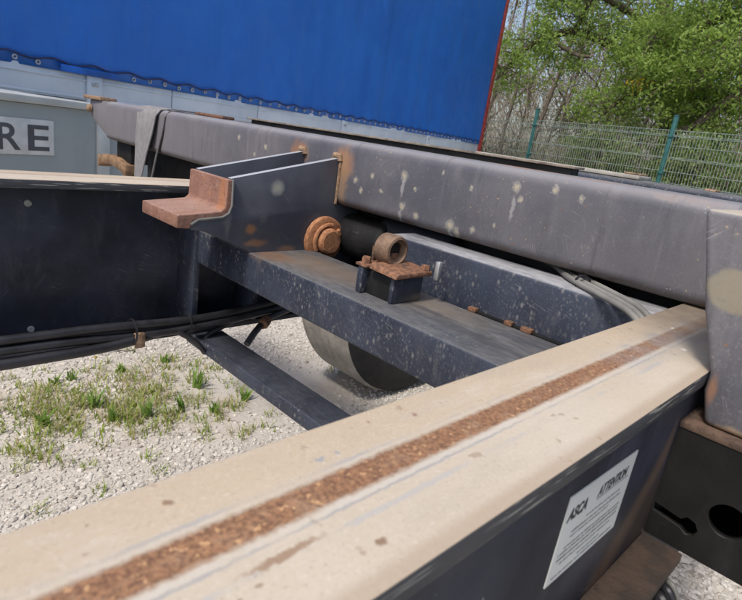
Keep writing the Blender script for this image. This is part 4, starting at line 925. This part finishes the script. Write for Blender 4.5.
def stones(n_, x0, x1, y0, y1, lo_, hi_, thr):
    x = r.uniform(x0, x1, n_); y = r.uniform(y0, y1, n_)
    dn = np.array([mnoise.noise(Vector((a*1.4, b_*1.4, 1.3))) for a, b_ in zip(x, y)]); kp = dn + r.uniform(-.35, .35, n_) > thr
    x, y = x[kp], y[kp]; m_ = len(x); s = lo_+(hi_-lo_)*r.uniform(0, 1, m_)**2.2
    sc = np.stack([s*r.uniform(.7, 1.3, m_), s*r.uniform(.6, 1.1, m_), s*r.uniform(.35, .8, m_)], 1)
    V = ico[None]*(1+r.normal(0, .16, (m_, 12, 1)))*sc[:, None, :]
    a_ = r.uniform(0, 6.28, m_); c_, s_ = np.cos(a_)[:, None], np.sin(a_)[:, None]
    tx = r.uniform(-.5, .5, m_)[:, None]
    X = V[..., 0]*c_-V[..., 1]*s_; Y = V[..., 0]*s_+V[..., 1]*c_; Z = V[..., 2]+tx*X*.5
    return np.stack([X+x[:, None], Y+y[:, None], Z+(sc[:, 2]*.35)[:, None]], -1).reshape(-1, 3)
V = np.concatenate([stones(72000, -.4, 2.9, 1.15, 3.3, .0028, .0098, -.25), stones(12000, 1.3, 2.4, -.25, .5, .005, .014, -.5), stones(700, -.4, 2.9, 1.15, 3.3, .010, .019, .05)])
m_ = len(V)//12; F = (icf[None]+(np.arange(m_)*12)[:, None, None]).reshape(-1, 3)
o = raw('gravel', V, F, 3, M_chip); tag(o, 'loose pale limestone chips strewn over the yard', 'gravel', kind='stuff')

M_grass = leafmat('weed_green', [(.20, .29, .035), (.28, .39, .06), (.36, .42, .09), (.43, .39, .14)], .5)
M_weed = leafmat('weed_broad', [(.14, .26, .04), (.20, .33, .06), (.27, .38, .09)], .5)
M_straw = leafmat('dry_straw', [(.36, .30, .16), (.45, .37, .2)], .3)
def blades(cent, count, spread, h0, h1, wid, rs, broad=False, lean=.5):
    V, F = [], []
    for _ in range(count):
        a_ = rs.uniform(0, 6.283); rr_ = spread*math.sqrt(rs.random()); p = Vector((cent[0]+math.cos(a_)*rr_, cent[1]+math.sin(a_)*rr_, -.003))
        hh = rs.uniform(h0, h1); dr = rs.uniform(0, 6.283); d = Vector((math.cos(dr), math.sin(dr), 0)); sd_ = Vector((-d.y, d.x, 0)); ln = lean*rs.uniform(.2, 1.2)*hh; ww = wid*rs.uniform(.7, 1.3)
        prof_ = ((0, .5), (.35, 1.0), (.7, .75), (1, .05)) if broad else ((0, 1), (.4, .85), (.75, .5), (1, .05))
        b0_ = len(V)
        for t_, w_ in prof_:
            c = p + d*ln*t_**1.8 + Vector((0, 0, hh*t_*(1-.25*t_*lean)))
            V += [tuple(c-sd_*ww*w_), tuple(c+sd_*ww*w_)]
        for i in range(3): F.append((b0_+2*i, b0_+2*i+1, b0_+2*i+3, b0_+2*i+2))
    return V, F
rs = random.Random(21); V, F = [], []; V2, F2 = [], []
def join(V, F, v, f): b_ = len(V); V += v; F += [tuple(b_+i for i in q) for q in f]
for _ in range(190):
    t_ = rs.random(); px = rs.choice([rs.gauss(75, 55), rs.gauss(150, 50), rs.uniform(-40, 270)]); py = 424-.16*px + rs.gauss(0, 20) + (6 if px > 200 else 0)
    g0 = gat(px, py); v, f = blades(g0, rs.randint(7, 17), .04, .02, .055, .0026, rs, False, .8); join(V, F, v, f)
    if rs.random() < .6: v, f = blades(g0, rs.randint(8, 20), .05, .02, .07, .0014, rs, False, 1.1); join(V2, F2, v, f)
for px, py in [(100,492),(40,513),(160,472),(90,466),(150,458),(205,440),(20,470),(250,430),(270,415),(200,420),(130,352),(170,360),(80,372),(30,395),(8,378)]:
    g0 = gat(px, py); v, f = blades(g0, 22, .03, .015, .045, .0018, rs, False, .8); join(V, F, v, f)
o = raw('grass', V, F, 4, M_grass); tag(o, 'sparse green weeds and grass growing through the gravel', 'grass', kind='stuff')
o = raw('dry_grass', V2, F2, 4, M_straw); tag(o, 'straw coloured dead grass among the green weeds', 'grass', kind='stuff')
wl = [(197, 388, .115, 'tallest upright weed with lance leaves, just beyond the hoses'), (165, 362, .05, 'small leafy weed close under the black hoses'), (120, 372, .045, 'low leafy weed beside the yellow flower'), (55, 385, .055, 'low spreading weed under the far beam'), (72, 380, .06, 'leafy weed next to the low spreading weed'),
      (45, 425, .085, 'bushy weed at the dense end of the weed patch'), (95, 408, .09, 'leafy weed in the middle of the weed patch'), (112, 420, .08, 'weed beside the straw in the weed patch'), (148, 418, .09, 'broad leaved weed in the weed patch facing the crossbar'), (180, 412, .08, 'weed with pointed leaves between patch and crossbar'), (245, 400, .06, 'weed close beside the low crossbar'), (215, 412, .055, 'small weed just short of the low crossbar')]
for px, py, hh, lb in wl:
    g0 = gat(px, py); W_ = thing('weed', lb, 'weed', (g0.x, g0.y, 0), 'weeds growing in the gravel')
    v, f = blades(g0, 15, .018, hh*.45, hh*1.05, .0058, rs, True, .55); raw('leaves', v, f, 4, M_weed, W_)
    MB().tube([g0, g0+Vector((.002, 0, hh*.5)), g0+Vector((.004, .002, hh*.9))], [.0016, .0013, .0006], 5).build('stem', M_weed, W_)
g0 = gat(95, 368); YF = thing('yellow_flower', 'single tiny yellow flower standing among the weeds', 'flower', (g0.x, g0.y, 0))
MB().tube([g0, g0+Vector((.003, 0, .05))], .001, 5).build('stem', M_weed, YF)
cs = np.array(g0)+np.array([.003, 0, .052])+r.normal(0, .003, (14, 3)); v, f = leaves_np(cs, .007, r); raw('petals', v, f, 4, M_blossom, YF)['kind'] = 'stuff'
g0 = gat(135, 352); g1 = gat(95, 354)
o = MB().tube(bendpath(g1+Vector((0, 0, .008)), g0+Vector((0, 0, .008)), .01, random.Random(4), 6, .05), .003, 5).build('stick', M_bark2, None); tag(o, 'thin dry stick lying on the gravel under the hoses', 'stick')
